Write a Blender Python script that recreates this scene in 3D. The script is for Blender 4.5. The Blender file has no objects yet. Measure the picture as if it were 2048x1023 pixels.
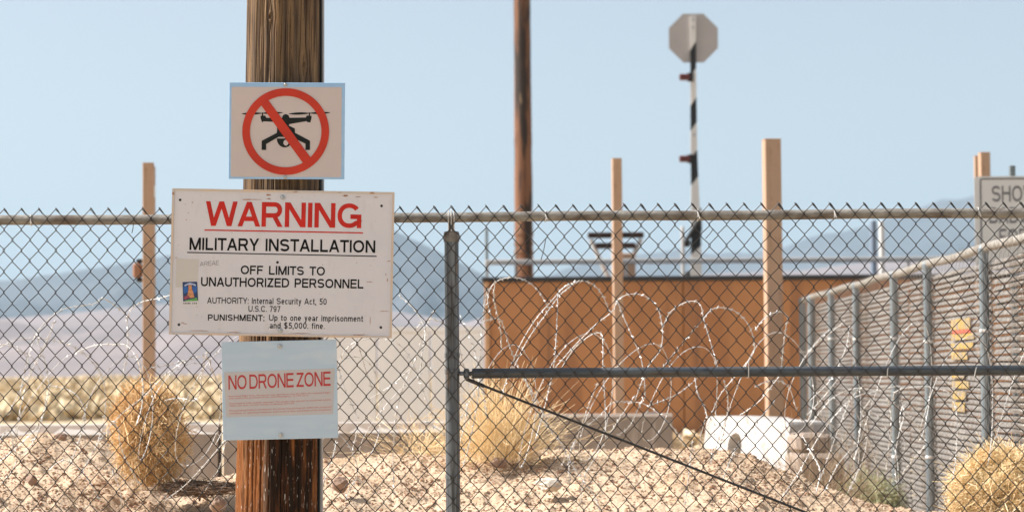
import bpy, math, random
import numpy as np
from mathutils import Matrix, Vector
R = math.radians
random.seed(7)
rng = np.random.default_rng(11)
sc = bpy.context.scene
col = sc.collection

# ------------------------------------------------------------------ camera
F = 4836.0                      # focal length in photo pixels (85 mm on 36 mm)
CAM = np.array([0.0, 0.0, 1.18])
TILT, ROLL = R(2.74), R(0.42)
_f = np.array([0, math.cos(TILT), math.sin(TILT)])
_u0 = np.array([0, -math.sin(TILT), math.cos(TILT)])
_r0 = np.array([1.0, 0, 0])
UP = _u0*math.cos(ROLL) + _r0*math.sin(ROLL)
RT = _r0*math.cos(ROLL) - _u0*math.sin(ROLL)
cd = bpy.data.cameras.new('camera'); cam = bpy.data.objects.new('camera', cd); col.objects.link(cam)
M = Matrix.Identity(4)
for i in range(3):
    M[i][0] = RT[i]; M[i][1] = UP[i]; M[i][2] = -_f[i]; M[i][3] = CAM[i]
cam.matrix_world = M
cd.sensor_width = 36; cd.lens = 85.0
cd.clip_start = 0.1; cd.clip_end = 60000
cd.dof.use_dof = True; cd.dof.focus_distance = 9.85; cd.dof.aperture_fstop = 4.2
sc.camera = cam

# ------------------------------------------------------------------ world, sun, exposure
SUN_EL, SUN_BACK = 44.0, 3.0      # sun high to the left, a little beyond the plane of the signs
w = bpy.data.worlds.new('World'); sc.world = w; w.use_nodes = True
nt = w.node_tree; nt.nodes.clear()
sky = nt.nodes.new('ShaderNodeTexSky'); sky.sky_type = 'NISHITA'; sky.sun_disc = False
sky.sun_elevation = R(SUN_EL); sky.sun_rotation = R(270 + SUN_BACK)
sky.air_density = 0.8; sky.dust_density = 6.0; sky.ozone_density = 1.2; sky.altitude = 1200
bg = nt.nodes.new('ShaderNodeBackground'); bg.inputs['Strength'].default_value = 0.11
wo = nt.nodes.new('ShaderNodeOutputWorld')
hs_ = nt.nodes.new('ShaderNodeHueSaturation'); hs_.inputs['Saturation'].default_value = .60; hs_.inputs['Value'].default_value = .95   # dusty desert air
nt.links.new(sky.outputs[0], hs_.inputs['Color']); tn = nt.nodes.new('ShaderNodeMix'); tn.data_type = 'RGBA'; tn.blend_type = 'MULTIPLY'; tn.inputs[0].default_value = 1; tn.inputs[7].default_value = (1.0, 1.0, .935, 1)
nt.links.new(hs_.outputs[0], tn.inputs[6]); nt.links.new(tn.outputs[2], bg.inputs[0]); nt.links.new(bg.outputs[0], wo.inputs[0])
sl = bpy.data.lights.new('sun', 'SUN'); sl.energy = 5.0; sl.angle = R(0.5); sl.color = (1.0, 0.955, 0.895)
so = bpy.data.objects.new('sun', sl); col.objects.link(so)
sdir = Vector((-math.cos(R(SUN_EL))*math.cos(R(SUN_BACK)), math.cos(R(SUN_EL))*math.sin(R(SUN_BACK)), math.sin(R(SUN_EL))))
so.rotation_euler = sdir.to_track_quat('Z', 'Y').to_euler(); so.location = (-8, 4, 12)
vs = sc.view_settings; vs.view_transform = 'Standard'; vs.look = 'None'; vs.gamma = 1; vs.exposure = 0.85
vs.use_curve_mapping = False
cy = sc.cycles; cy.max_bounces = 6; cy.volume_bounces = 0; cy.caustics_reflective = False; cy.caustics_refractive = False
cy.use_denoising = True; cy.sample_clamp_indirect = 6

# ------------------------------------------------------------------ helpers
def ray(px, py):
    return _f + RT*((px-1024)/F) + UP*((511.5-py)/F)
def P(px, py, Y):
    """world point seen at photo pixel px,py on the vertical plane at distance Y"""
    d = ray(px, py); return CAM + d*(Y/d[1])
def PX(px, Y, py=743): return P(px, py, Y)[0]

_perm = rng.permutation(4096)
_val = rng.random(4096)
def _h(ix, iy, s): return _val[_perm[(ix + _perm[(iy + _perm[s % 4096]) % 4096]) % 4096]]
def vn(x, y, s=0):
    x = np.asarray(x, float); y = np.asarray(y, float)
    ix = np.floor(x).astype(int); iy = np.floor(y).astype(int)
    fx = x-ix; fy = y-iy; fx = fx*fx*(3-2*fx); fy = fy*fy*(3-2*fy)
    a = _h(ix, iy, s); b = _h(ix+1, iy, s); c = _h(ix, iy+1, s); d = _h(ix+1, iy+1, s)
    return (a*(1-fx)+b*fx)*(1-fy) + (c*(1-fx)+d*fx)*fy - .5
def fbm(x, y, s=0, o=4):
    t = 0; a = 1.0
    for k in range(o): t = t + a*vn(np.asarray(x)*2**k + 17*k, np.asarray(y)*2**k + 5*k, s+k); a *= .5
    return t

class MB:
    def __init__(s): s.v = []; s.f = []; s.n = 0
    def add(s, v, f):
        v = np.asarray(v, float); s.v.append(v); n = s.n
        s.f.extend([tuple(int(i)+n for i in q) for q in f]); s.n += len(v); return s
    def box(s, c, d, rz=0, taper=1.0):
        x, y, z = d[0]/2, d[1]/2, d[2]/2
        v = np.array([[a*x*(taper if e > 0 else 1), b*y*(taper if e > 0 else 1), e*z] for e in (-1, 1) for b in (-1, 1) for a in (-1, 1)])
        cs, sn = math.cos(rz), math.sin(rz)
        v = np.column_stack((v[:, 0]*cs - v[:, 1]*sn, v[:, 0]*sn + v[:, 1]*cs, v[:, 2])) + np.array(c)
        return s.add(v, [(0, 2, 3, 1), (4, 5, 7, 6), (0, 1, 5, 4), (2, 6, 7, 3), (0, 4, 6, 2), (1, 3, 7, 5)])
    def bevbox(s, c, d, b=.01, rz=0):
        """box with chamfered edges"""
        x, y, z = d[0]/2, d[1]/2, d[2]/2; cs, sn = math.cos(rz), math.sin(rz)
        ring = lambda X, Y, Z: [(-X+b, -Y, Z), (X-b, -Y, Z), (X, -Y+b, Z), (X, Y-b, Z), (X-b, Y, Z), (-X+b, Y, Z), (-X, Y-b, Z), (-X, -Y+b, Z)]
        v = ring(x-b, y-b, -z) + ring(x, y, -z+b) + ring(x, y, z-b) + ring(x-b, y-b, z)
        v = np.array(v); v = np.column_stack((v[:, 0]*cs - v[:, 1]*sn, v[:, 0]*sn + v[:, 1]*cs, v[:, 2])) + np.array(c)
        f = [tuple(range(7, -1, -1)), tuple(range(24, 32))]
        for k in range(3):
            for i in range(8): j = (i+1) % 8; f.append((k*8+i, k*8+j, k*8+8+j, k*8+8+i))
        return s.add(v, f)
    def tube(s, pts, r, n=8, cap=True, flat=1.0):
        pts = np.asarray(pts, float); m = len(pts)
        r = np.full(m, r) if np.isscalar(r) else np.asarray(r)
        t = np.gradient(pts, axis=0); t /= np.linalg.norm(t, axis=1)[:, None] + 1e-12
        ref = np.array([0, 1.0, 0]) if abs(t[0][1]) < .9 else np.array([1.0, 0, 0])
        a = np.cross(t, ref); a /= np.linalg.norm(a, axis=1)[:, None] + 1e-9
        b = np.cross(t, a)
        ang = np.arange(n)/n*2*math.pi
        v = pts[:, None, :] + r[:, None, None]*(np.cos(ang)[None, :, None]*a[:, None, :] + flat*np.sin(ang)[None, :, None]*b[:, None, :])
        f = []
        for k in range(m-1):
            for i in range(n):
                j = (i+1) % n; f.append((k*n+i, k*n+j, (k+1)*n+j, (k+1)*n+i))
        if cap: f.append(tuple(range(n-1, -1, -1))); f.append(tuple((m-1)*n+i for i in range(n)))
        return s.add(v.reshape(-1, 3), f)
    def lathe(s, c, prof, n=24):
        ang = np.arange(n)/n*2*math.pi
        v = np.array([[c[0]+r*math.cos(a), c[1]+r*math.sin(a), c[2]+z] for r, z in prof for a in ang]); f = []
        for k in range(len(prof)-1):
            for i in range(n): j = (i+1) % n; f.append((k*n+i, k*n+j, (k+1)*n+j, (k+1)*n+i))
        f.append(tuple(range(n-1, -1, -1))); f.append(tuple((len(prof)-1)*n+i for i in range(n)))
        return s.add(v, f)
    def prism(s, poly, y0, y1):
        """poly = [(x,z)] extruded from y0 (front) to y1"""
        n = len(poly); v = [(x, y0, z) for x, z in poly] + [(x, y1, z) for x, z in poly]
        f = [tuple(range(n)), tuple(range(2*n-1, n-1, -1))]
        for i in range(n): j = (i+1) % n; f.append((i, n+i, n+j, j))
        return s.add(v, f)
    def grid(s, V):
        a, b = V.shape[:2]; f = [(i*b+j, i*b+j+1, (i+1)*b+j+1, (i+1)*b+j) for i in range(a-1) for j in range(b-1)]
        return s.add(V.reshape(-1, 3), f)
    def build(s, name, mat, parent=None, smooth=False, **props):
        me = bpy.data.meshes.new(name)
        V = np.vstack(s.v) if s.v else np.zeros((0, 3))
        if parent is not None: V = V - np.array(parent.location)
        me.from_pydata(V.tolist(), [], s.f); me.materials.append(mat)
        if smooth: me.polygons.foreach_set('use_smooth', [True]*len(me.polygons))
        me.update()
        o = bpy.data.objects.new(name, me); col.objects.link(o)
        if parent is not None: o.parent = parent
        for k, v in props.items(): o[k] = v
        return o
def thing(name, label, cat, loc=(0, 0, 0), group=None):
    o = bpy.data.objects.new(name, None); col.objects.link(o); o.location = tuple(float(a) for a in loc)
    o.empty_display_size = .1; o['label'] = label; o['category'] = cat
    if group: o['group'] = group
    return o
def sub(parent, o):
    """attach o (built in the frame of parent's parent) as a sub-part of parent (a mesh with identity transform)"""
    o.parent = parent; return o
def autosmooth(o, ang=40):
    me = o.data; me.polygons.foreach_set('use_smooth', [True]*len(me.polygons)); me.set_sharp_from_angle(angle=R(ang))
    return o

# ------------------------------------------------------------------ materials
def mat(name, base, rough=.6, metal=0.0, var=None, scale=(6, 6, 6), bump=0.0, bscale=40, detail=5, lo=.35, hi=.65, spec=.5):
    """principled with a two colour noise; var = second colour"""
    m = bpy.data.materials.new(name); m.use_nodes = True; n = m.node_tree; b = n.nodes['Principled BSDF']
    b.inputs['Base Color'].default_value = (*base, 1); b.inputs['Roughness'].default_value = rough; b.inputs['Metallic'].default_value = metal
    b.inputs['Specular IOR Level'].default_value = spec
    tc = n.nodes.new('ShaderNodeTexCoord'); mp = n.nodes.new('ShaderNodeMapping'); n.links.new(tc.outputs['Object'], mp.inputs[0]); mp.inputs['Scale'].default_value = scale
    if var is not None:
        t = n.nodes.new('ShaderNodeTexNoise'); t.inputs['Scale'].default_value = 1; t.inputs['Detail'].default_value = detail; n.links.new(mp.outputs[0], t.inputs['Vector'])
        r = n.nodes.new('ShaderNodeValToRGB'); r.color_ramp.elements[0].position = lo; r.color_ramp.elements[1].position = hi
        r.color_ramp.elements[0].color = (*base, 1); r.color_ramp.elements[1].color = (*var, 1)
        n.links.new(t.outputs[0], r.inputs[0]); n.links.new(r.outputs[0], b.inputs['Base Color'])
    if bump:
        t2 = n.nodes.new('ShaderNodeTexNoise'); t2.inputs['Scale'].default_value = bscale; t2.inputs['Detail'].default_value = 4; n.links.new(tc.outputs['Object'], t2.inputs['Vector'])
        bp = n.nodes.new('ShaderNodeBump'); bp.inputs['Strength'].default_value = bump; bp.inputs['Distance'].default_value = .01
        n.links.new(t2.outputs[0], bp.inputs['Height']); n.links.new(bp.outputs[0], b.inputs['Normal'])
    return m
def layer(m, colr, scale, lo, hi, seed=0, detail=5, fac=1.0, zmask=None, xmask=None, rot=(0, 0, 0)):
    """mix one more stain colour over the material with thresholded noise"""
    n = m.node_tree; b = n.nodes['Principled BSDF']
    tc = n.nodes.new('ShaderNodeTexCoord'); mp = n.nodes.new('ShaderNodeMapping'); n.links.new(tc.outputs['Object'], mp.inputs[0])
    mp.inputs['Rotation'].default_value = rot; mp.inputs['Scale'].default_value = scale; mp.inputs['Location'].default_value = (seed*3.7, seed*1.3, seed*2.1)
    t = n.nodes.new('ShaderNodeTexNoise'); t.inputs['Scale'].default_value = 1; t.inputs['Detail'].default_value = detail; n.links.new(mp.outputs[0], t.inputs['Vector'])
    r = n.nodes.new('ShaderNodeMapRange'); r.inputs[1].default_value = lo; r.inputs[2].default_value = hi; r.inputs[4].default_value = fac
    n.links.new(t.outputs[0], r.inputs[0]); out = r.outputs[0]
    if zmask:
        sp = n.nodes.new('ShaderNodeSeparateXYZ'); n.links.new(tc.outputs['Object'], sp.inputs[0])
        z = n.nodes.new('ShaderNodeMapRange'); z.inputs[1].default_value = zmask[0]; z.inputs[2].default_value = zmask[1]; n.links.new(sp.outputs[2], z.inputs[0])
        mu = n.nodes.new('ShaderNodeMath'); mu.operation = 'MULTIPLY'; n.links.new(out, mu.inputs[0]); n.links.new(z.outputs[0], mu.inputs[1]); out = mu.outputs[0]
    if xmask:
        sp = n.nodes.new('ShaderNodeSeparateXYZ'); n.links.new(tc.outputs['Object'], sp.inputs[0])
        z = n.nodes.new('ShaderNodeMapRange'); z.inputs[1].default_value = xmask[0]; z.inputs[2].default_value = xmask[1]; z.inputs[3].default_value = xmask[2]; n.links.new(sp.outputs[0], z.inputs[0])
        mu = n.nodes.new('ShaderNodeMath'); mu.operation = 'MULTIPLY'; n.links.new(out, mu.inputs[0]); n.links.new(z.outputs[0], mu.inputs[1]); out = mu.outputs[0]
    mx = n.nodes.new('ShaderNodeMix'); mx.data_type = 'RGBA'; n.links.new(out, mx.inputs[0])
    src = b.inputs['Base Color'].links
    if src: n.links.new(src[0].from_socket, mx.inputs[6])
    else: mx.inputs[6].default_value = b.inputs['Base Color'].default_value
    mx.inputs[7].default_value = (*colr, 1); n.links.new(mx.outputs[2], b.inputs['Base Color'])
    return m

m_wire = mat('dark_galvanised_wire', (.06, .056, .055), .45, .35, (.028, .026, .026), (30, 30, 12))
m_razor = mat('razor_wire_steel', (.80, .79, .77), .45, .15, (.55, .53, .51), (12, 12, 12))
m_rail = mat('weathered_galvanised_pipe', (.17, .15, .13), .65, .1, (.30, .285, .26), (14, 30, 30), .3, 90)
layer(m_rail, (.11, .08, .06), (7, 24, 24), .54, .66, 2, fac=.8)
m_post = mat('galvanised_post', (.095, .105, .12), .42, .5, (.21, .225, .24), (60, 60, 1.6), .1, 60)
layer(m_post, (.05, .048, .045), (90, 90, 3), .52, .66, 3)
layer(m_post, (.30, .19, .12), (30, 30, 5), .62, .72, 5, fac=.6)
m_brace = mat('dark_blue_grey_pipe', (.045, .055, .07), .45, .35, (.085, .095, .105), (3, 40, 40), .08, 50)
layer(m_brace, (.09, .07, .055), (5, 30, 30), .55, .68, 4)
m_black = mat('black_paint', (.012, .014, .016), .5)
m_blackp = mat('black_print', (.012, .012, .013), .85, spec=.15)
m_red = mat('red_print', (.56, .022, .014), .7, spec=.3, var=(.44, .018, .012), scale=(30, 30, 9))
m_redring = mat('orange_red_print', (.56, .045, .022), .7, spec=.3, var=(.44, .035, .02), scale=(6, 6, 6))
m_sign = mat('aged_white_sign_paint', (.63, .61, .655), .5, var=(.58, .57, .62), scale=(3, 3, 3))
layer(m_sign, (.52, .49, .50), (25, 25, 8), .6, .75, 6, fac=.5)
layer(m_sign, (.36, .27, .21), (90, 90, 90), .70, .76, 8, detail=2, fac=.8)
m_edge = mat('worn_peach_sign_edge', (.62, .46, .34), .6, var=(.52, .48, .46), scale=(9, 9, 9))
layer(m_edge, (.33, .17, .08), (16, 16, 30), .60, .70, 4)
m_rust = mat('rust_run', (.42, .18, .07), .8, var=(.24, .10, .05), scale=(60, 60, 60))
m_alu = mat('aluminium_sheet', (.30, .49, .74), .42, .3, (.36, .54, .76), (4, 4, 22))
m_alu2 = mat('dull_aluminium_sheet', (.46, .56, .67), .5, .15, (.42, .53, .65), (3, 3, 30), .04, 30)
layer(m_alu2, (.54, .60, .66), (6, 6, 16), .55, .7, 3, fac=.6)
m_decal = mat('faded_pinkish_decal', (.56, .475, .465), .5, var=(.52, .445, .44), scale=(5, 5, 5))
m_decal2 = mat('faded_beige_decal', (.49, .46, .47), .5, var=(.46, .435, .445), scale=(8, 8, 8))
m_bolt = mat('bolt_steel', (.42, .43, .44), .35, .8)
m_hole = mat('dark_hole', (.02, .02, .02), .8)
m_tan = mat('tan_painted_steel', (.47, .305, .205), .5, var=(.43, .275, .18), scale=(4, 4, 1.5))
layer(m_tan, (.34, .21, .135), (12, 12, 1.2), .56, .68, 3, fac=.6)
layer(m_tan, (.30, .15, .08), (30, 30, 8), .66, .72, 5, fac=.8)
m_brown = mat('orange_brown_sheet', (.40, .178, .070), .6, var=(.46, .21, .085), scale=(1.2, 1.2, .6))
layer(m_brown, (.35, .145, .055), (1.6, 1.6, .35), .5, .62, 9, fac=.7)
layer(m_brown, (.29, .125, .055), (3, 3, 3), .55, .7, 12, fac=.4)
layer(m_brown, (.27, .115, .05), (2.6, 2.6, .22), .52, .62, 21, fac=.65, rot=(0, R(38), 0))
layer(m_brown, (.20, .10, .055), (5, 5, .25), .60, .70, 22, fac=.7)
m_darktrim = mat('black_trim', (.02, .02, .025), .6)
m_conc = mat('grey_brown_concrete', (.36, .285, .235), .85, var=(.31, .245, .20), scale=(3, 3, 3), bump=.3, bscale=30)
layer(m_conc, (.27, .22, .19), (9, 9, 3), .6, .75, 3, fac=.5)
m_concw = mat('whitewashed_concrete', (.54, .52, .51), .85, var=(.42, .40, .385), scale=(4, 4, 4), bump=.6, bscale=24)
layer(m_concw, (.34, .30, .27), (9, 9, 5), .57, .68, 3, fac=.7)
layer(m_concw, (.30, .24, .19), (22, 22, 14), .60, .66, 6, fac=.8)
m_conct = mat('sunlit_top_concrete', (.56, .51, .47), .8, var=(.48, .43, .39), scale=(4, 4, 4))  # lighter copy of the concrete: sunlight painted onto the barrier tops
m_wall = mat('off_white_wall', (.86, .85, .86), .8, var=(.80, .79, .80), scale=(1.5, 1.5, 1))
m_greyrail = mat('pale_grey_rail', (.50, .475, .46), .6, .1, (.58, .55, .53), (2, 2, 2))
m_lav = mat('pale_lavender_sheet', (.52, .54, .66), .6, .0, (.60, .58, .66), (6, 6, 6))
m_pole2 = mat('creosoted_pole_wood', (.15, .065, .033), .8, var=(.23, .105, .055), scale=(9, 9, .7), bump=.4, bscale=20)
layer(m_pole2, (.035, .024, .02), (6, 6, .8), .47, .54, 5)
layer(m_pole2, (.36, .25, .15), (14, 14, 2), .66, .74, 8, fac=.6)
m_white = mat('white_paint', (.72, .70, .68), .5)
m_gsign = mat('sign_back_grey', (.44, .41, .405), .5, .15, (.40, .375, .37), (3, 3, 3))
m_dred = mat('dark_red_lens', (.11, .02, .018), .35)
m_slat = mat('weathered_grey_slat', (.165, .15, .14), .8, var=(.25, .228, .208), scale=(5, 5, 30), bump=.4, bscale=60)
layer(m_slat, (.11, .085, .065), (6, 6, 18), .52, .64, 7)
layer(m_slat, (.50, .46, .42), (9, 9, 40), .62, .70, 3, fac=.7)
m_gpost = mat('blue_grey_post', (.15, .18, .20), .5, .3, (.21, .24, .255), (20, 20, 2))
m_grail = mat('bleached_pipe', (.25, .215, .18), .65, .1, (.36, .335, .30), (12, 5, 12))
m_yellow = mat('faded_yellow_sign', (.50, .32, .06), .8, var=(.34, .26, .15), scale=(14, 5, 30))
layer(m_yellow, (.30, .25, .20), (10, 8, 30), .52, .6, 4)
m_soil = mat('tan_stony_soil', (.50, .365, .25), .95, var=(.58, .44, .315), scale=(9, 9, 9), bump=.8, bscale=60)
layer(m_soil, (.40, .26, .155), (3.2, 3.2, 3.2), .52, .66, 2, fac=.7)
layer(m_soil, (.54, .42, .31), (22, 22, 22), .6, .7, 4, fac=.6)
m_desert = mat('pale_desert_ground', (.52, .39, .25), .95, var=(.44, .34, .21), scale=(.03, .012, 1))
layer(m_desert, (.46, .37, .25), (.06, .02, 1), .5, .62, 5)

# ------------------------------------------------------------------ ground, berm, far terrain
crest = [(-400, 880), (0, 886), (40, 878), (90, 872), (150, 884), (210, 893), (270, 925), (320, 955), (380, 968), (430, 965), (480, 952), (560, 935), (650, 926), (720, 920), (860, 921), (1000, 914), (1100, 906), (1300, 901), (1450, 902), (1510, 918), (1560, 938), (1620, 965), (1700, 995), (1760, 1012), (1850, 1030), (2000, 1030), (2500, 1030)]
YC = 12.5
cx = np.array([PX(a, YC) for a, b in crest]); cz = np.array([P(a, b, YC)[2] for a, b in crest])
def berm_z(x, y):
    x = np.asarray(x, float); y = np.asarray(y, float)
    c = np.interp(x, cx, cz); ref = np.interp(10.0, [10], [0.0])
    front = np.interp(y, [7.5, 9.6, 10.3, 11.0, 11.8, 12.5], [0.0, .0, .22, .60, .86, 1.0])
    back = np.interp(y, [12.5, 13.2, 15.5], [1.0, .86, 0.0])
    k = np.where(y < YC, front, back)
    edge = np.clip((y-9)/2, 0, 1)*np.clip((16-y)/2, 0, 1)
    lump = fbm(x*1.1, y*1.1, 3, 3)*.09 + fbm(x*5, y*5, 9, 4)*.045
    near = np.exp(-((y-YC)/.5)**2)
    return c*k + lump*edge*(1-.6*near) + fbm(x*.15, y*.15, 30, 3)*.04*(1-edge)*np.clip((y-16)/10, 0, 1)
xs = np.linspace(-3.2, 3.6, 420); ys = np.linspace(9.0, 16.0, 430)
X, Y = np.meshgrid(xs, ys); Z = berm_z(X, Y)
e = np.clip((Y-10)/.5, 0, 1)
Z = Z + e*(np.abs(fbm(X*13, Y*13, 50, 3))*.032 + fbm(X*35, Y*35, 60, 3)*.015)
sk = np.minimum(np.minimum(X+3.2, 3.6-X), np.minimum(Y-9, 16-Y)); Z = Z + .006 - .02*np.clip(1-sk/.15, 0, 1)
mb = MB(); mb.grid(np.dstack((X, Y, Z)))
mb.build('berm', m_soil, smooth=True, kind='structure')
gx = np.concatenate((-np.geomspace(24000, 12, 26), np.linspace(-10, 10, 9), np.geomspace(12, 24000, 26)))
gy = np.concatenate(([-3000, -200, -20, 0, 6, 9.5, 12, 16.5], np.geomspace(19, 24000, 46)))
X, Y = np.meshgrid(gx, gy); Z = np.zeros_like(X) - .004
Z = Z + fbm(X*.004, Y*.004, 77, 3)*np.clip((Y-150)/2000, 0, 1)*2.0
mb = MB(); mb.grid(np.dstack((X, Y, Z))); mb.build('ground', m_desert, smooth=True, kind='structure')

def mountain(name, D, depth, ridge, material, rough, seed, base_drop=0.0):
    rx = np.array([P(a, b, D)[0] for a, b in ridge]); rz = np.array([P(a, b, D)[2] for a, b in ridge])
    xs = np.linspace(rx[0], rx[-1], 340); rowY = np.linspace(-1, .8, 60)
    X, T = np.meshgrid(xs, rowY); prof = np.interp(X, rx, rz)
    shape = np.where(T < 0, (1-np.abs(T))**1.25, (1-T)**1.1)
    Yw = D + T*depth; s = 1/(D*.035)
    n = fbm(X*s, Yw*s, seed, 5); r = 1-np.abs(fbm(X*s*1.7, Yw*s*.9, seed+9, 4))*2
    Z = prof*shape + prof*rough*(n*.45 + (r-.7)*.35)*np.clip(1-shape, .10, 1)*np.clip(shape*4, 0, 1) - 3
    mb = MB(); mb.grid(np.dstack((X, Yw, Z))); return mb.build(name, material, smooth=True, kind='structure')
m_mtn = mat('mountain_rock', (.038, .048, .062), .95, var=(.075, .082, .095), scale=(.002, .002, .004))
m_baj = mat('bajada_soil', (.27, .215, .21), .95, var=(.19, .16, .16), scale=(.003, .003, .003))
mountain('mountain_range', 9500, 3500, [(-1500, 690), (-600, 612), (-200, 585), (0, 560), (100, 548), (200, 531), (300, 513), (345, 505), (460, 487), (560, 478), (640, 458), (720, 450), (770, 452), (800, 461), (850, 480), (885, 501), (930, 525), (975, 548), (1050, 585), (1150, 640), (1300, 735)], m_mtn, .8, 200)
mountain('mountain_range', 12000, 4500, [(900, 700), (1050, 560), (1180, 520), (1290, 505), (1360, 497), (1430, 508), (1500, 505), (1560, 497), (1590, 486), (1640, 465), (1700, 449), (1760, 436), (1830, 410), (1880, 394), (1950, 388), (2050, 380), (2200, 372), (2500, 420), (2900, 600), (3300, 720)], m_mtn, .8, 230)
mountain('foothill_slope', 5200, 3800, [(-1800, 720), (-700, 668), (-200, 648), (0, 636), (150, 622), (300, 606), (420, 600), (600, 604), (800, 618), (930, 640), (1100, 600), (1250, 560), (1400, 545), (1600, 535), (1750, 520), (1900, 508), (2100, 500), (2400, 540), (3000, 700)], m_baj, .5, 260)

# desert brush on the plain: loose clumps of small leaf faces
def clumps(name, pts, mat_, nf, seed, **props):
    r_ = np.random.default_rng(seed); V = []; Fc = []; n = 0
    for (x, y, z, rx, rz) in pts:
        u = r_.normal(size=(nf, 3)); u /= np.linalg.norm(u, axis=1)[:, None]; u[:, 2] = np.abs(u[:, 2])
        c = u*np.array([rx, rx, rz])*r_.uniform(.55, 1.0, (nf, 1))*(1+.35*r_.normal(size=(nf, 1))*.4) + np.array([x, y, z])
        a = r_.normal(size=(nf, 3)); b = r_.normal(size=(nf, 3)); sz = rx*.22
        V.append(np.stack((c+a*sz, c+b*sz, c-(a+b)*sz*.6), 1).reshape(-1, 3))
        Fc += [(n+3*i, n+3*i+1, n+3*i+2) for i in range(nf)]; n += 3*nf
    mb = MB(); mb.add(np.vstack(V), Fc); return mb.build(name, mat_, **props)
m_brush = mat('olive_desert_brush', (.56, .45, .29), .9, var=(.70, .56, .38), scale=(.05, .05, .05))
m_straw = mat('straw_grass', (.80, .66, .47), .9, var=(.72, .59, .42), scale=(.1, .1, .1))
pts = []; pts2 = []
for i in range(1500):
    y = 62*(12)**(random.random()**.9); x = random.uniform(-.27, .02)*y; s_ = random.uniform(.22, .5)*(y/62)**.35
    if vn(x*.06, y*.02, 5) > -.02: pts.append((x, y, -.05, s_*1.9, s_*random.uniform(.6, .9)))
    elif random.random() < .55: pts2.append((x, y, -.05, s_*1.7, s_*random.uniform(.35, .7)))
clumps('desert_brush', pts, m_brush, 60, 1, kind='stuff')
clumps('dry_grass', pts2 + [(PX(a, 32.6), 32.6, -.02, .35, .33) for a in range(1290, 1460, 14)], m_straw, 60, 2, kind='stuff')

# ------------------------------------------------------------------ background structures
# off-white wall
Yw = 28.0
wl = thing('boundary_wall', 'off white panelled wall behind the long concrete barrier', 'wall', (PX(750, Yw), Yw, 0))
x0, x1 = PX(540, Yw), PX(968, Yw); zt = P(760, 664, Yw)[2]; n = 4
for i in range(n):
    a = x0+(x1-x0)*i/n; b = x0+(x1-x0)*(i+1)/n
    MB().bevbox(((a+b)/2, Yw+.06+random.uniform(-.006, .006), zt/2), (b-a-.018, .12, zt), .012).build('panel', m_wall, wl)
MB().box(((x0+x1)/2, Yw+.09, zt+.03), (x1-x0+.04, .22, .06)).build('coping', m_wall, wl)

# orange-brown shed / container
Yb = 33.0
bx0, bx1 = PX(969, Yb), PX(2156, Yb); bz0 = 0.0; bz1 = P(1300, 560, Yb)[2]
sh = thing('storage_container', 'large orange brown sheet-sided container with a black roof edge', 'container', (bx0, Yb, 0))
n = 3; Ls = (bx1-bx0-.14)/n
for i in range(n):
    a = bx0+.07+Ls*i
    MB().bevbox((a+Ls/2, Yb+.045, (bz1)/2), (Ls-.010, .06, bz1-.02), .008).build('panel', m_brown, sh)
MB().box(((bx0+bx1)/2, Yb+.13, bz1/2), (bx1-bx0-.06, .08, bz1-.04)).build('inner_wall', m_brown, sh)
m_post_c = mat('container_corner_lit', (.55, .33, .18), .55, var=(.45, .24, .12), scale=(3, 3, 1))  # lighter tone paints the sunlit edge of the container
for xx in (bx0+.04, bx1-.04):
    MB().bevbox((xx, Yb+.05, bz1/2), (.07, .15, bz1), .008).build('corner_post', m_post_c, sh)
MB().bevbox(((bx0+bx1)/2, Yb+1.2, bz1+.028), (bx1-bx0+.06, 2.5, .056), .01).build('roof', m_darktrim, sh)
MB().box((bx0+.06, Yb+1.3, bz1/2), (.05, 2.2, bz1-.03)).build('side_wall', m_brown, sh)
MB().box((bx1-.06, Yb+1.3, bz1/2), (.05, 2.2, bz1-.03)).build('side_wall', m_brown, sh)
# low pale parapet and rail standing on the roof
rz = bz1+.056
rl = thing('roof_railing', 'pale grey pipe rail running above the container roof', 'railing', (bx0, Yb+1.6, rz))
Yr = Yb+1.6
zr = P(1300, 522, Yr)[2]
MB().bevbox(((bx0+bx1)/2, Yr, zr), (bx1-bx0, .06, .075), .01).build('top_rail', m_greyrail, rl)
npan = 4; Lp = (bx1-bx0)/npan
for i in range(npan+1):
    MB().box((bx0+Lp*i*(1 if i else 1)+(.03 if i == 0 else -.03 if i == npan else 0), Yr-.03+.065, (rz+zr)/2), (.04, .03, zr-rz)).build('baluster', m_greyrail, rl)
def mast(px, pyt, wpx, Yp, m, label, name='slender_mast'):
    a = P(px, pyt, Yp); wd = wpx*Yp/F; x = a[0]; 
    t = thing(name, label, 'mast', (x, Yp, 0))
    MB().lathe((x, Yp, 0), [(wd/2, 0), (wd/2, a[2]-.02), (wd*.3, a[2])], 10).build('pole', m, t)
    MB().lathe((x, Yp, -.01), [(wd*1.4, 0), (wd*1.4, .04), (wd*.7, .05)], 10).build('base_plate', m, t)
    return t
mast(973, 455, 6, 36.5, m_gpost, 'thin dark mast rising at the left end of the brown container')
mast(1365, 452, 7, 36.6, m_greyrail, 'thin pale mast just left of the striped gate arm')
mast(1746, 440, 13, 36.4, mat('slate_blue_paint', (.20, .25, .33), .5), 'blue grey mast standing left of its pale twin')
mast(1763, 442, 11, 36.7, m_white, 'whitish mast standing right of the blue grey one')

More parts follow.
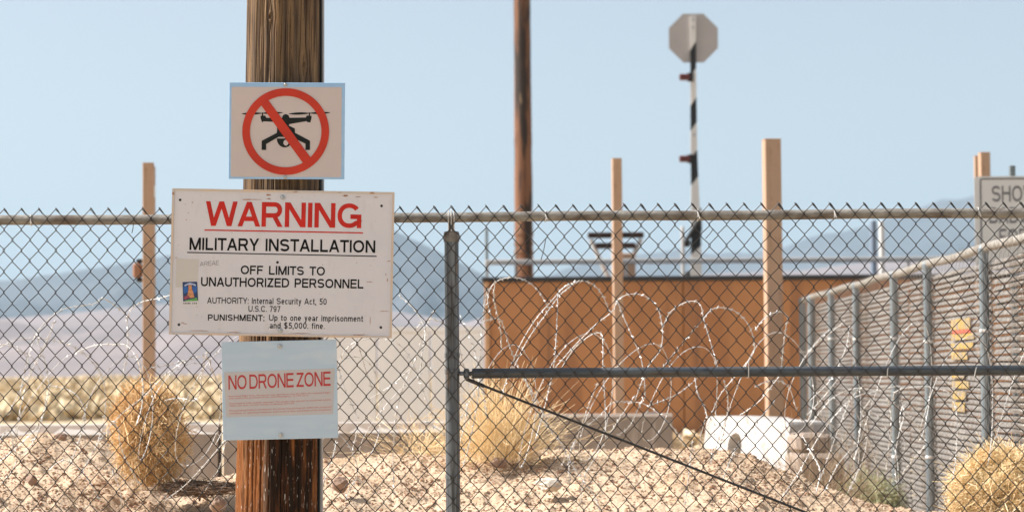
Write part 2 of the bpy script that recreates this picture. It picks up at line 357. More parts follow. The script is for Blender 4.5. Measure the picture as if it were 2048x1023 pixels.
# second utility pole
Yp = 41.0
a = P(1044, 0, Yp); b = P(1048, 555, Yp); rr = 18*Yp/F
up = thing('utility_pole', 'red brown utility pole rising behind the left end of the container', 'utility pole', (b[0]+.02, Yp, 0), None)
zz = np.linspace(0, a[2]+2.5, 60); px_ = np.interp(zz, [0, b[2], a[2]], [b[0]+.03, b[0], a[0]])
MB().tube(np.column_stack((px_, np.full(60, Yp), zz)), rr*np.interp(zz, [0, zz[-1]], [1.1, .86])*(1+.03*rng.normal(size=60)*.4), 28).build('shaft', m_pole2, up, smooth=True)
zb = P(1046, 493, Yp)[2]
for dz in (-.13, 0.02, .18):
    MB().lathe((px_[20], Yp, zb+dz), [(rr*1.05, 0), (rr*1.08, .01), (rr*1.08, .05), (rr*1.05, .06)], 28).build('band', m_pole2, up)
# equipment rack
Ye = 37.2
er = thing('equipment_stand', 'stand with two dark crossbars and splayed pale struts behind the slim tan post', 'equipment', (PX(1232, Ye), Ye, 0))
xa = lambda p: PX(p, Ye); za = lambda p: P(1232, p, Ye)[2]
m_dkw = mat('dark_brown_timber', (.018, .014, .013), .8, var=(.06, .03, .02), scale=(6, 6, 6))
MB().bevbox(((xa(1178)+xa(1290))/2, Ye, za(470)), (xa(1290)-xa(1178), .12, .085), .01).build('crossbar', m_dkw, er)
MB().bevbox(((xa(1193)+xa(1273))/2, Ye, za(491)), (xa(1273)-xa(1193), .12, .085), .01).build('crossbar', m_dkw, er)
for s_, q in ((-1, (1184, 478, 1219, 556)), (1, (1285, 478, 1246, 556))):
    MB().tube([(xa(q[0]), Ye+.02, za(q[1])), (xa(q[2]), Ye+.02, za(q[3]))], .035, 8).build('strut', m_greyrail, er)
MB().bevbox((xa(1232), Ye+.12, za(470)/2), (.10, .10, za(470)), .01).build('post', m_greyrail, er)
MB().bevbox((xa(1250), Ye-.22, (za(508)+za(575))/2), (xa(1271)-xa(1229), .22, za(508)-za(575)), .015).build('cabinet', m_tan, er)

# raised gate arm with the stop sign seen from the back
Yg = 38.5
G = lambda x, y: P(x, y, Yg)
ga = thing('gate_arm', 'raised black and white striped barrier arm carrying a stop sign seen from behind', 'barrier gate', (G(1392, 560)[0], Yg, 0))
def armx(y): return np.interp(y, [30, 90, 330, 400, 560], [1386, 1386, 1388, 1391, 1393])
def armw(y): return np.interp(y, [30, 90, 330, 400, 560], [12, 11, 13.5, 17, 23])
cuts = [(34, 'w'), (92, 'b'), (145, 'w'), (203, 'b'), (253, 'w'), (308, 'b'), (362, 'w'), (452, 'b'), (500, 'w'), (620, 'e')]
sl_ = 9
for i in range(len(cuts)-1):
    y0, c = cuts[i]; y1 = cuts[i+1][0]; k0 = 0 if i == 0 else sl_; poly = []
    for (yy, sx) in ((y0+k0, -1), (y0-k0, 1), (y1-sl_, 1), (y1+sl_, -1)):
        q = G(armx(yy)+sx*armw(yy)/2, yy); poly.append((q[0], q[2]))
    MB().prism(poly, Yg-.02, Yg+.02).build('stripe', m_black if c == 'b' else m_white, ga)
c = G(1387, 76); rad = 53.5*Yg/F
poly = [(c[0]+rad*math.cos(R(22.5+45*k)), c[2]+rad*math.sin(R(22.5+45*k))) for k in range(8)]
MB().prism(poly, Yg+.025, Yg+.03).build('stop_sign', m_gsign, ga, label='grey back of an octagonal stop sign')
for yb in (40, 56, 270):
    q = G(armx(yb), yb); MB().tube([(q[0], Yg-.035, q[2]), (q[0], Yg-.018, q[2])], .02, 8).build('bolt', m_bolt, ga)
for yy in (155, 318):
    q = G(1369, yy); lp = MB().bevbox((q[0], Yg-.03, q[2]), (.17, .1, .1), .015).build('lamp', m_dred, ga)
    q2 = G(1378, yy); sub(lp, MB().box((q2[0]+.02, Yg-.03, q2[2]), (.09, .05, .14)).build('lamp_bracket', m_black, ga))
q = G(1391, 440); MB().bevbox((q[0]+.02, Yg+.08, q[2]), (.17, .14, .42), .03).build('hinge_arm', m_black, ga)
q = G(1375, 487); MB().bevbox((q[0]-.02, Yg-.05, q[2]), (.12, .12, .11), .02).build('counterweight', m_black, ga)
q = G(1388, 560); MB().bevbox((q[0], Yg+.12, q[2]/2+.05), (.26, .2, q[2]+.2), .03).build('housing', m_black, ga)
q0 = G(1373, 480); q1 = G(1398, 440); MB().tube([(q0[0], Yg-.04, q0[2]), (q1[0], Yg-.04, q1[2])], .035, 8).build('linkage', m_black, ga)

# tan steel posts
def tanpost(xa_, xb_, top, Yt, label, extra=None):
    a = P((xa_+xb_)/2, top, Yt); wd = (xb_-xa_)*Yt/F
    t = thing('steel_post', label, 'post', (a[0], Yt, 0), 'tan square steel posts')
    MB().bevbox((a[0], Yt+wd/2, (a[2]-.006)/2), (wd, wd, a[2]-.006), .006, R(5)).build('shaft', m_tan, t)
    MB().bevbox((a[0], Yt+wd/2, a[2]-.004), (wd*1.02, wd*1.02, .01), .003, R(5)).build('cap', m_tan, t)
    MB().box((a[0], Yt+wd/2, .006), (wd*1.9, wd*1.9, .012)).build('base_plate', m_tan, t)
    return t, a
tp, a = tanpost(284, 306, 325, 24, 'tan steel post left of the warning sign, tallest at the left')
q = P(273, 540, 24); MB().bevbox((q[0]-.0, 24.07, q[2]), (.09, .1, .15), .02).build('junction_box', mat('brown_box', (.30, .14, .08), .6), tp)
for dz in (-.095, .095): MB().bevbox((q[0]+.02, 24.07, q[2]+dz), (.06, .08, .04), .01).build('box_bracket', m_black, tp)
t2, _ = tanpost(301, 310, 333, 24.6, 'narrow tan post peeking out behind the leftmost tan post')
q = P(305, 383, 24.58); MB().bevbox((q[0]+.004, 24.575, q[2]), (.05, .008, .12), .002).build('sunlit_patch', m_white, t2)  # white plate stands in for a patch of sunlight on the post
tanpost(1224, 1243, 316, 26.5, 'slim tan steel post in front of the brown container')
tanpost(1528, 1561, 277, 22.5, 'broad tan steel post rising behind the white concrete block')
tanpost(1960, 1980, 304, 24.5, 'taller tan post top showing over the road sign')
tanpost(1949, 1958, 311, 25.5, 'thin tan post top at the left corner of the road sign')

# road sign
Ys = 21.5
S = lambda x, y: P(x, y, Ys)
rs = thing('road_sign', 'white road sign with black border reading SHOW at the right edge', 'sign', (S(2027, 500)[0], Ys, 0))
def FONT(txt, off=0.0):
    c = bpy.data.curves.new('t', 'FONT'); c.body = txt; c.offset = off; c.resolution_u = 3; c.size = 1
    o = bpy.data.objects.new('t', c); me = bpy.data.meshes.new_from_object(o)
    v = np.zeros(len(me.vertices)*3); me.vertices.foreach_get('co', v); v = v.reshape(-1, 3)
    f = [tuple(p.vertices) for p in me.polygons]; bpy.data.objects.remove(o); bpy.data.curves.remove(c); bpy.data.meshes.remove(me)
    return v, f
_H, _ = FONT('H'); CAPH = _H[:, 1].max()-_H[:, 1].min()
def glyph(c, t):
    """plain grotesque letters drawn as strokes of constant width: (width, strokes)"""
    h = t/2; X = .74
    L = lambda a, b, c_, d: ('L', a, b, c_, d)
    Hb = lambda a, b, y: ('H', a, b, y)
    A = lambda cx, cy, rx, ry, a0, a1: ('A', cx, cy, rx, ry, a0, a1)
    def S_(w, H_):
        m = .51*H_; return [A(w/2, (H_-h+m)/2, w/2-h, (H_-h-m)/2, 22, 270), A(w/2, (h+m)/2, w/2-h, (m-h)/2, 90, -158)]
    bowl = lambda w, x0=0.0: A(x0+w/2, X/2, w/2-h, X/2-h, 0, 360)
    G = {
     'A': (.96, [L(h*1.15, 0, .48, 1), L(.96-h*1.15, 0, .48, 1), Hb(.24, .72, .31)]),
     'B': (.84, [L(h, 0, h, 1), Hb(h, .5, 1-h), Hb(h, .5, .52), Hb(h, .5, h), A(.5, (1.52-h)/2, .29-h, (.48-h)/2, -90, 90), A(.5, (.52+h)/2, .34-h, (.52-h)/2, -90, 90)]),
     'C': (.94, [A(.49, .5, .49-h, .5-h, 38, 322)]),
     'D': (.90, [L(h, 0, h, 1), Hb(h, .45, 1-h), Hb(h, .45, h), A(.44, .5, .46-h, .5-h, -90, 90)]),
     'E': (.78, [L(h, 0, h, 1), Hb(h, .78, 1-h), Hb(h, .74, .52), Hb(h, .78, h)]),
     'F': (.73, [L(h, 0, h, 1), Hb(h, .73, 1-h), Hb(h, .66, .50)]),
     'G': (.98, [A(.49, .5, .49-h, .5-h, 38, 318), Hb(.54, .98, .46), L(.98-h*.8, 0, .98-h*.8, .46+h), L(.98-h*2.0, .2, .98-h*.8, .3)]),
     'H': (.86, [L(h, 0, h, 1), L(.86-h, 0, .86-h, 1), Hb(h, .86-h, .53)]),
     'I': (t, [L(h, 0, h, 1)]),
     'L': (.70, [L(h, 0, h, 1), Hb(h, .70, h)]),
     'M': (1.02, [L(h, 0, h, 1), L(1.02-h, 0, 1.02-h, 1), L(h*1.2, 1, .51, 0), L(1.02-h*1.2, 1, .51, 0)]),
     'N': (.87, [L(h, 0, h, 1), L(.87-h, 0, .87-h, 1), L(h*1.2, 1, .87-h*1.2, 0)]),
     'O': (1.0, [A(.5, .5, .5-h, .5-h, 0, 360)]),
     'P': (.80, [L(h, 0, h, 1), Hb(h, .50, 1-h), Hb(h, .50, .44), A(.50, (1.44-h)/2, .30-h, (.56-h)/2, -90, 90)]),
     'R': (.88, [L(h, 0, h, 1), Hb(h, .54, 1-h), Hb(h, .54, .46), A(.54, (1.46-h)/2, .31-h, (.54-h)/2, -90, 90), L(.52, .46, .88-h*1.1, 0)]),
     'S': (.84, S_(.84, 1)), 'T': (.80, [L(.40, 0, .40, 1), Hb(0, .80, 1-h)]),
     'U': (.86, [L(h, .36, h, 1), L(.86-h, .36, .86-h, 1), A(.43, .36, .43-h, .36-h, 180, 360)]),
     'V': (.90, [L(h*1.1, 1, .45, 0), L(.90-h*1.1, 1, .45, 0)]),
     'W': (1.34, [L(h*1.1, 1, .34, 0), L(.67, 1, .34, 0), L(.67, 1, 1.0, 0), L(1.34-h*1.1, 1, 1.0, 0)]),
     'Y': (.90, [L(.45, 0, .45, .45), L(h*1.2, 1, .45, .40), L(.90-h*1.2, 1, .45, .40)]),
     'Z': (.78, [Hb(.03, .78, 1-h), Hb(0, .78, h), L(h*1.4, t*.5, .78-h*1.4, 1-t*.5)]),
     '0': (.66, [A(.33, .5, .33-h, .5-h, 0, 360)]),
     '5': (.66, [Hb(.13, .62, 1-h), L(.12+h*.4, .46, .16+h*.6, 1), A(.33, .33, .33-h, .33-h, 135, -155)]),
     '7': (.64, [Hb(0, .64, 1-h), L(.64-h*1.2, 1-h, .24, 0)]),
     '9': (.66, [A(.33, .67, .33-h, .33-h, 0, 360), A(.33, .5, .33-h, .5-h, 10, -140)]),
     '$': (.66, S_(.66, 1)+[L(.33, -.10, .33, 1.10)]),
     '.': (t, [L(h, 0, h, t)]), ',': (t, [L(h, -.14, h, t)]), ':': (t, [L(h, 0, h, t), L(h, X-t, h, X)]),
     'a': (.58, [A(.27, X*.66, .27-h, X*.34-h, 8, 155), L(.54-h*.6, 0, .54-h*.6, X*.68), A(.26, X*.29, .26-h, X*.29-h, 0, 360)]),
     'c': (.54, [A(.28, X/2, .28-h, X/2-h, 42, 318)]),
     'd': (.60, [bowl(.58), L(.60-h, 0, .60-h, 1)]), 'e': (.59, [A(.295, X/2, .295-h, X/2-h, 0, 318), Hb(h, .59-h, X/2)]),
     'f': (.34, [L(.15, 0, .15, .88), Hb(0, .34, X-h), Hb(.14, .34, 1-h)]),
     'i': (t, [L(h, 0, h, X), L(h, 1-t, h, 1)]), 'l': (t, [L(h, 0, h, 1)]),
     'm': (.88, [L(h, 0, h, X), L(.44, 0, .44, X*.62), L(.88-h, 0, .88-h, X*.62), A(.22+h/2, X*.64, .22-h/2, X*.36-h, 0, 180), A(.66-h/2, X*.64, .22-h/2, X*.36-h, 0, 180)]),
     'n': (.56, [L(h, 0, h, X), L(.56-h, 0, .56-h, X*.62), A(.28, X*.62, .28-h, X*.38-h, 0, 180)]),
     'o': (.60, [bowl(.60)]), 'p': (.60, [bowl(.58, .02), L(h, -.27, h, X)]),
     'r': (.36, [L(h, 0, h, X), A(.36, X*.60, .36-h, X*.40-h, 90, 170)]), 's': (.52, S_(.52, X)),
     't': (.34, [L(.16, h, .16, .94), Hb(0, .34, X-h), Hb(.15, .34, h)]),
     'u': (.56, [L(h, X*.4, h, X), L(.56-h, 0, .56-h, X), A(.28, X*.4, .28-h, X*.4-h, 180, 360)]),
     'y': (.56, [L(h*1.1, X, .29, .03), L(.56-h*1.1, X, .20, -.27), Hb(.06, .2, -.27+h)]),
    }
    return G[c]
def glyph_mesh(strokes, t, fx, fz, x0, z0, y, dz, W_):
    """strokes -> vertices; fx, fz scale; dz = rise over width W_"""
    V = []; Fc = []; h = t/2
    def quad(p):
        n = len(V); V.extend([(a, y-.00005*len(Fc) if False else y-.00006*quad.k, b) for a, b in p]); Fc.append((n, n+1, n+2, n+3))
    quad.k = 0
    for s_ in strokes:
        quad.k += 1
        if s_[0] == 'L':
            _, a, b, c, d = s_; dx, dy = c-a, d-b; ln = math.hypot(dx, dy); hx = h*ln/max(abs(dy), 1e-6)
            quad([(a-hx, b), (a+hx, b), (c+hx, d), (c-hx, d)])
        elif s_[0] == 'H':
            _, a, b, yy = s_; quad([(a, yy-h), (b, yy-h), (b, yy+h), (a, yy+h)])
        else:
            _, cx, cy_, rx, ry, a0, a1 = s_; n = max(5, int(abs(a1-a0)/14)); pts = []
            for k in range(n+1):
                a = R(a0+(a1-a0)*k/n); ca, sa = math.cos(a), math.sin(a); e_ = 2/2.12
                sx = math.copysign(abs(ca)**e_, ca); sy = math.copysign(abs(sa)**e_, sa)
                pts.append(((cx+(rx+h)*sx, cy_+(ry+h)*sy), (cx+max(rx-h, .001)*sx, cy_+max(ry-h, .001)*sy)))
            n0 = len(V)
            for o_, i_ in pts: V.append((o_[0], y-.00006*quad.k, o_[1])); V.append((i_[0], y-.00006*quad.k, i_[1]))
            for k in range(n): Fc.append((n0+2*k, n0+2*k+1, n0+2*k+3, n0+2*k+2))
    out = [(x0+a*fx, yy, z0+b*fz+dz*(a*fx)/W_) for a, yy, b in V]
    return out, Fc
def text(txt, x0, x1, z, cap, y, mat_, parent, bold=.15, dz=0.0, name='lettering', split=True, space=.42, gap=.15, seed=None):
    """flat print from x0 to x1 on baseline z (parent-local); dz = rise across the width"""
    cur = 0; lay = []
    for c in txt:
        if c == ' ': cur += space; continue
        w_, st_ = glyph(c, bold); tight = .045 if c in 'AYTVW' else 0
        lay.append((cur-tight, w_, st_)); cur += w_+gap-2*tight
    tot = lay[-1][0]+lay[-1][1]; fx = (x1-x0)/tot; allV = MB()
    for cx_, w_, st_ in lay:
        V, Fc = glyph_mesh(st_, bold, fx, cap, 0, 0, y, 0, 1)
        V = [(x0+cx_*fx+a, b, z+c_+dz*(cx_*fx+a)/(x1-x0)) for a, b, c_ in V]
        if split:
            o = MB().add(V, Fc).build('letter', mat_); o.parent = parent
        else: allV.add(V, Fc)
    if not split:
        o = allV.build(name, mat_, kind='stuff'); o.parent = parent
def tinytext(txt, x0, x1, z, cap, y, mat_, parent, dz=0.0):
    v, f = FONT(txt, 0.004); lo, hi = v[:, 0].min(), v[:, 0].max()
    X = x0 + (v[:, 0]-lo)/(hi-lo)*(x1-x0); Zl = z + v[:, 1]/CAPH*cap + dz*(v[:, 0]-lo)/(hi-lo)
    o = MB().add(np.column_stack((X, np.full(len(X), y), Zl)), f).build('lettering', mat_, kind='stuff'); o.parent = parent
def roundrect(x0, x1, z0, z1, r, n=5):
    p = []
    for cx_, cz_, a0 in ((x1-r, z1-r, 0), (x0+r, z1-r, 90), (x0+r, z0+r, 180), (x1-r, z0+r, 270)):
        for k in range(n+1): a = R(a0+90*k/n); p.append((cx_+r*math.cos(a), cz_+r*math.sin(a)))
    return p
def frame(mb, x0, x1, z0, z1, t, y0, y1, r=.02):
    o = roundrect(x0, x1, z0, z1, r); i = roundrect(x0+t, x1-t, z0+t, z1-t, max(r-t, .003)); n = len(o)
    v = [(a, y0, b) for a, b in o] + [(a, y0, b) for a, b in i] + [(a, y1, b) for a, b in o] + [(a, y1, b) for a, b in i]; f = []
    for k in range(n):
        j = (k+1) % n; f += [(k, n+k, n+j, j), (2*n+k, 2*n+j, 3*n+j, 3*n+k), (k, j, 2*n+j, 2*n+k), (n+k, 3*n+k, 3*n+j, n+j)]
    mb.add(v, f)
sx0, sx1, sz1, sz0 = S(1948, 350)[0], S(2106, 350)[0], S(2027, 352)[2], S(2027, 535)[2]
MB().prism(roundrect(sx0, sx1, sz0, sz1, .03), Ys, Ys+.006).build('plate', m_white, rs)
m_sgrey = mat('grey_border_print', (.16, .15, .16), .5)
mb = MB(); frame(mb, sx0+.05, sx1-.02, sz0+.02, sz1-.016, .014, Ys-.003, Ys-.001, .025); mb.build('border', m_sgrey, rs)
ox = np.array(rs.location)
for tx, xa_, xb_, yb, cp in (('SHOW', 1984, 2074, 403, 32), ('BADGE', 1979, 2079, 446, 32), ('FOR', 1999, 2056, 489, 32)):
    text(tx, S(xa_, yb)[0]-ox[0], S(xb_, yb)[0]-ox[0], S(2027, yb)[2]-ox[2], cp*Ys/F, -.003, m_sgrey, rs, .15, space=.4)
MB().bevbox((S(2027, 400)[0], Ys+.035, S(2027, 330)[2]/2), (.05, .05, S(2025, 331)[2]), .004).build('post', m_gpost, rs)

# ------------------------------------------------------------------ concrete barriers
def jersey(x0, x1, Yf, top, m, label, chamf=.07, group='concrete traffic barriers', tm=None):
    t = thing('concrete_barrier', label, 'barrier', ((x0+x1)/2, Yf+.25, 0), group)
    # profile in (y,z) from the front foot over the top
    pr = [(0, 0), (0, .075), (.14, .30), (.175, top-chamf), (.175+chamf*.75, top), (.37-chamf*.2, top), (.405, top-chamf*.5), (.44, .30), (.58, .075), (.58, 0)]
    xs_ = np.linspace(x0+.015, x1-.015, 26); V = np.zeros((26, len(pr), 3))
    for i, x in enumerate(xs_):
        for j, (y, z) in enumerate(pr): V[i, j] = (x, Yf+y+.004*random.uniform(-1, 1), z+(.004*random.uniform(-1, 1) if z > .1 else 0))
    mb = MB(); n = len(pr); vv = V.reshape(-1, 3)
    f = [(i*n+j, i*n+j+1, (i+1)*n+j+1, (i+1)*n+j) for i in range(25) for j in range(n-1)] + [tuple(range(n)), tuple(25*n+j for j in range(n-1, -1, -1))]
    mb.add(vv, f); body = mb.build('barrier_body', m, t)
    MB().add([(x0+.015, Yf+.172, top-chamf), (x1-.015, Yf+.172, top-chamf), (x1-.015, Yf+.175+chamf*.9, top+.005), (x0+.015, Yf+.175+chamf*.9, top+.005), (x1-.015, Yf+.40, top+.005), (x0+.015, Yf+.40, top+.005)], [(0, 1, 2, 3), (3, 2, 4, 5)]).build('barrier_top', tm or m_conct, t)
    for xx in (x0+.2, x1-.2):
        sub(body, MB().tube([(xx-.05, Yf+.27, top-.01), (xx-.04, Yf+.27, top+.012), (xx+.04, Yf+.27, top+.012), (xx+.05, Yf+.27, top-.01)], .006, 6).build('lifting_loop', m_bolt, t))
    return t
za_ = P(200, 850, 17.7)[2]
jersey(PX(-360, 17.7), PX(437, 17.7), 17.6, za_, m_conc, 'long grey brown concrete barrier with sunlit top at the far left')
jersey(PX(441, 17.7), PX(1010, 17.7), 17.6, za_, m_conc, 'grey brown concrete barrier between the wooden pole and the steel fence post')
jersey(PX(1062, 20.8), PX(1349, 20.8), 20.7, P(1300, 828, 20.8)[2], m_conc, 'short grey concrete barrier under the brown container, left of the white block', chamf=.02, tm=m_conc)
# white block with arched slot, set end on
wb = thing('concrete_barrier', 'whitewashed concrete block with an arched slot, sunlit on its left side', 'barrier', (1.85, 18.7, 0), 'concrete traffic barriers')
e0 = np.array([PX(1580, 17.7), 17.7]); e1 = np.array([PX(1413, 19.3), 19.3]); dr = e0-e1; L = np.linalg.norm(dr); dr /= L; nr = np.array([-dr[1], dr[0]]); 
if nr[0] < 0: nr = -nr
top = P(1500, 834, 18.5)[2]
# side outline along the length with a slot
s0 = L*.30; s1 = L*.47
out = [(0, .0), (0, top-.09)] + [(.09-.09*math.cos(R(a)), top-.09+.09*math.sin(R(a))) for a in (20, 45, 70, 90)] + [(L*.55, top), (L*.6, top-.012), (L-.01, top-.02), (L, top-.04), (L, 0), (s1, 0)]
hs = .70
out += [(s1, hs-.09)] + [((s0+s1)/2+(s1-s0)/2*math.cos(R(a)), hs-.09+.09*math.sin(R(a))) for a in (30, 60, 90, 120, 150)] + [(s0, hs-.09), (s0, 0)]
def sidept(s_, z, t): q = e1+dr*s_+nr*t; return (q[0], q[1], z)
n = len(out); slope = lambda z: .10*(1-z/top)
V = [sidept(a, b, -slope(b)) for a, b in out] + [sidept(a, b, .30+slope(b)) for a, b in out]
f = [tuple(range(n)), tuple(range(2*n-1, n-1, -1))] + [(i, n+i, n+(i+1) % n, (i+1) % n) for i in range(n)]
MB().add(V, f).build('barrier_body', m_concw, wb)
q = e1+dr*((s0+s1)/2)+nr*.16
MB().bevbox((q[0], q[1], hs/2), (.10, s1-s0+.1, hs), .01, math.atan2(dr[1], dr[0])-math.pi/2).build('slot_back', m_conc, wb)
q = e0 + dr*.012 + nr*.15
MB().bevbox((q[0], q[1]+.02, .36), (.29, .05, .7), .01, .0).build('end_shade_slab', m_conc, wb)  # darker concrete slab paints the shade on the white block's end
b2 = thing('concrete_barrier', 'low brown concrete footing in shade right of the white block', 'barrier', (PX(1640, 17.0), 17.1, 0), 'concrete traffic barriers')
a = P(1625, 905, 17.2)
MB().bevbox((a[0]+.02, 17.25, a[2]/2), (.34, .4, a[2]), .03, .15).build('barrier_body', m_conc, b2)
MB().bevbox((a[0]-.02, 17.3, a[2]+.07), (.24, .3, .14), .03, .15).build('barrier_cap', m_conc, b2)

# ------------------------------------------------------------------ side fence running away on the right
XF = lambda y: 2.555 + (y-12)*.0150
sf = thing('side_fence', 'chain link fence filled with weathered horizontal slats running away on the right', 'fence', (XF(12), 12, 0))
def dpx(px):
    d = 15.0
    for _ in range(30): d = XF(d)*F/(px-1024)
    return d
pd = [dpx(p) for p in (1606, 1624, 1664, 1714, 1790, 1858, 1972)] + [10.9]
TOP = 1.83
mb = MB(); ysr = np.linspace(pd[0], 10.05, 30); mb.tube(np.column_stack((XF(ysr), ysr, TOP+.006*np.sin(ysr*3))), .026, 12); mb.build('top_rail', m_grail, sf, smooth=True)
for i, d in enumerate(pd):
    rr = .031 if i in (0, 1) else .027
    spo = MB().lathe((XF(d)-.01, d, 0), [(rr, 0), (rr, TOP-.03), (rr*1.12, TOP-.03), (rr*1.12, TOP+.0), (rr*.7, TOP+.02)], 16).build('post', m_gpost, sf, smooth=False)
    for zz in (.62, 1.38):
        sub(spo, MB().lathe((XF(d)-.01, d, zz+random.uniform(-.05, .05)), [(rr+.002, 0), (rr+.004, .003), (rr+.004, .014), (rr+.002, .017)], 14).build('tie_band', m_razor, sf))
bays = sorted(pd); pitch = .0345; cnt = 0; slat_meshes = []
me_slat = []
for k in range(6):
    n = 14; yy = np.linspace(-.5, .5, n); mb = MB()
    wob = fbm(yy*6+k*9, np.zeros(n)+k, 300, 3)*.006
    V = np.zeros((n, 5, 3))
    pr = [(.022, -.012), (-.014, -.013), (-.013, -.004), (.000, .012), (.020, .0150)]
    for i in range(n):
        for j, (a, b) in enumerate(pr): V[i, j] = (a+fbm(yy[i]*20+j, k, 310, 2)*.004, yy[i], b+wob[i])
    mb.grid(V); o = mb.build('slat', m_slat); me_slat.append(o)
first = True
segs = [(9.95, 13.05), (13.07, 16.1), (16.12, 19.2), (19.22, pd[0]-.02)]
tmpl = [o.data for o in me_slat]
for o in me_slat: bpy.data.objects.remove(o)
oloc = np.array(sf.location)
for (a, b) in segs:
    for k in range(int((TOP-.10)/pitch)):
        o = bpy.data.objects.new('slat', random.choice(tmpl)); col.objects.link(o); o.parent = sf
        mid = (a+b)/2
        o.location = (XF(mid)+.035-oloc[0]+random.uniform(-.003, .003), mid-oloc[1], .06+k*pitch+random.uniform(-.003, .003)-oloc[2])
        o.scale = (1, (b-a)-random.uniform(0, .03), 1); o.rotation_euler = (random.uniform(-.0015, .0015), 0, -.0150)
# its wire mesh (thin, seen edge on)
mb = MB(); hy, hz = .062, .0433
ny = int((pd[0]-10.05)/hy); nz = int((TOP-.08)/hz)
for i in range(ny):
    y0 = 10.05+i*hy
    pts_ = [(XF(y0)-.030+.003*(1 if (i+k) % 2 else -1), y0+hy*((i+k) % 2), TOP+.03-k*hz) for k in range(nz)]
    mb.tube(pts_, .0014, 3, False)
mb.build('wire_mesh', mat('pale_galvanised_wire', (.34, .31, .28), .5, .3), sf, kind='stuff')
# yellow sign on it
ys0, ys1 = dpx(1940), dpx(1899); zt_, zb_ = P(1920, 638, 14.2)[2], P(1920, 822, 14.2)[2]
yg = thing('warning_sign', 'faded yellow and orange sign behind the wire of the side fence', 'sign', (XF(14.2)+.0, (ys0+ys1)/2, zb_))
mbs = MB(); xx = XF(14.3)+.012
for k, (f0, f1, ln_) in enumerate(((.0, .10, .55), (.13, .22, .6), (.25, .33, .75), (.36, .45, .55), (.56, .64, .7), (.67, .74, .95), (.77, .84, 1), (.88, 1, .85))):
    a = zb_+(zt_-zb_)*f0; b = zb_+(zt_-zb_)*f1; yc_ = ys1-(ys1-ys0)*ln_/2
    MB().bevbox((xx-.004, yc_, (a+b)/2), (.006, (ys1-ys0)*ln_, b-a), .002).build('plate', m_yellow, yg)
MB().box((xx-.0095, (ys0+ys1)/2, zb_+(zt_-zb_)*.86), (.002, (ys1-ys0)*.8, .02)).build('stripe', mat('red_stripe', (.55, .10, .06), .6), yg)

# ------------------------------------------------------------------ front chain link fence
YF = 10.0
zrail = P(1024, 433, YF)[2]
ff = thing('chain_link_fence', 'chain link fence with pipe rail and brace crossing the whole foreground', 'fence', (0, YF, 0))
xr = np.linspace(-3.4, 3.4, 120)
MB().tube(np.column_stack((xr, np.full(120, YF), zrail+.0015*np.sin(xr*5))), .0205, 20).build('top_rail', m_rail, ff, smooth=True)
xp = PX(904.5, YF, 740)
for i, x in enumerate((xp, xp+3.05, xp-3.05)):
    zt = P(903, 463, YF)[2]
    po = MB().lathe((x, YF+.008, 0), [(.0295, -.1), (.0295, zt-.04)], 28).build('post', m_post, ff); autosmooth(po)
    cp = MB().lathe((x, YF+.008, 0), [(.0325, zt-.042), (.033, zt-.038), (.033, zt-.008), (.030, zt), (.012, zt+.004), (.011, zrail-.022)], 28).build('post_cap', m_rail, ff); autosmooth(cp); sub(po, cp)
    cl = MB()
    for dx in (-.012, 0, .012):
        cl.tube([(x+dx, YF-.022, zt+.0), (x+dx, YF-.028, zrail), (x+dx*.9, YF-.018, zrail+.024), (x+dx*.8, YF+.002, zrail+.032)], .0022, 6)
    sub(po, cl.build('rail_tie', m_razor, ff))
    for zz in (1.25, .75, .35, P(905, 742, YF)[2]+.0):
        b_ = MB().lathe((x, YF+.008, zz), [(.0305, -.010), (.0318, -.009), (.0318, .009), (.0305, .010)], 28).build('tension_band', m_post, ff); autosmooth(b_); sub(po, b_)
zbr = P(1500, 742, YF)[2]
xs_ = PX(944, YF, 745)
br = MB().tube([(xs_, YF+.005, zbr), (xs_+.004, YF+.005, zbr), (xp+3.02, YF+.005, zbr-.004)], [.019, .021, .021], 22).build('brace_rail', m_brace, ff); autosmooth(br)
mb = MB(); mb.bevbox((PX(933, YF, 745), YF+.002, zbr-.001), (.024, .03, .044), .006); mb.tube([(xp+.03, YF, zbr), (xs_+.004, YF, zbr)], .009, 10)
mb.tube([(PX(933, YF, 745), YF-.02, zbr-.004), (PX(933, YF, 745), YF-.012, zbr-.004)], .009, 8); mb.build('rail_end_cup', m_post, ff)
a = P(932, 757, YF); b = P(1600, 1019, YF); t = (xp+3.02-a[0])/(b[0]-a[0]); e2 = a+(b-a)*t
pts_ = [a+(e2-a)*k for k in np.linspace(0, 1, 20)]
mb = MB(); mb.tube([(p[0], YF+.012, p[2]) for p in pts_], .0052, 8); mb.tube([(pts_[0][0], YF+.012, pts_[0][2]), (pts_[1][0]-.08, YF+.012, pts_[0][2]+(pts_[1][2]-pts_[0][2])*.5)], .008, 8)
mb.build('truss_rod', m_wire, ff)
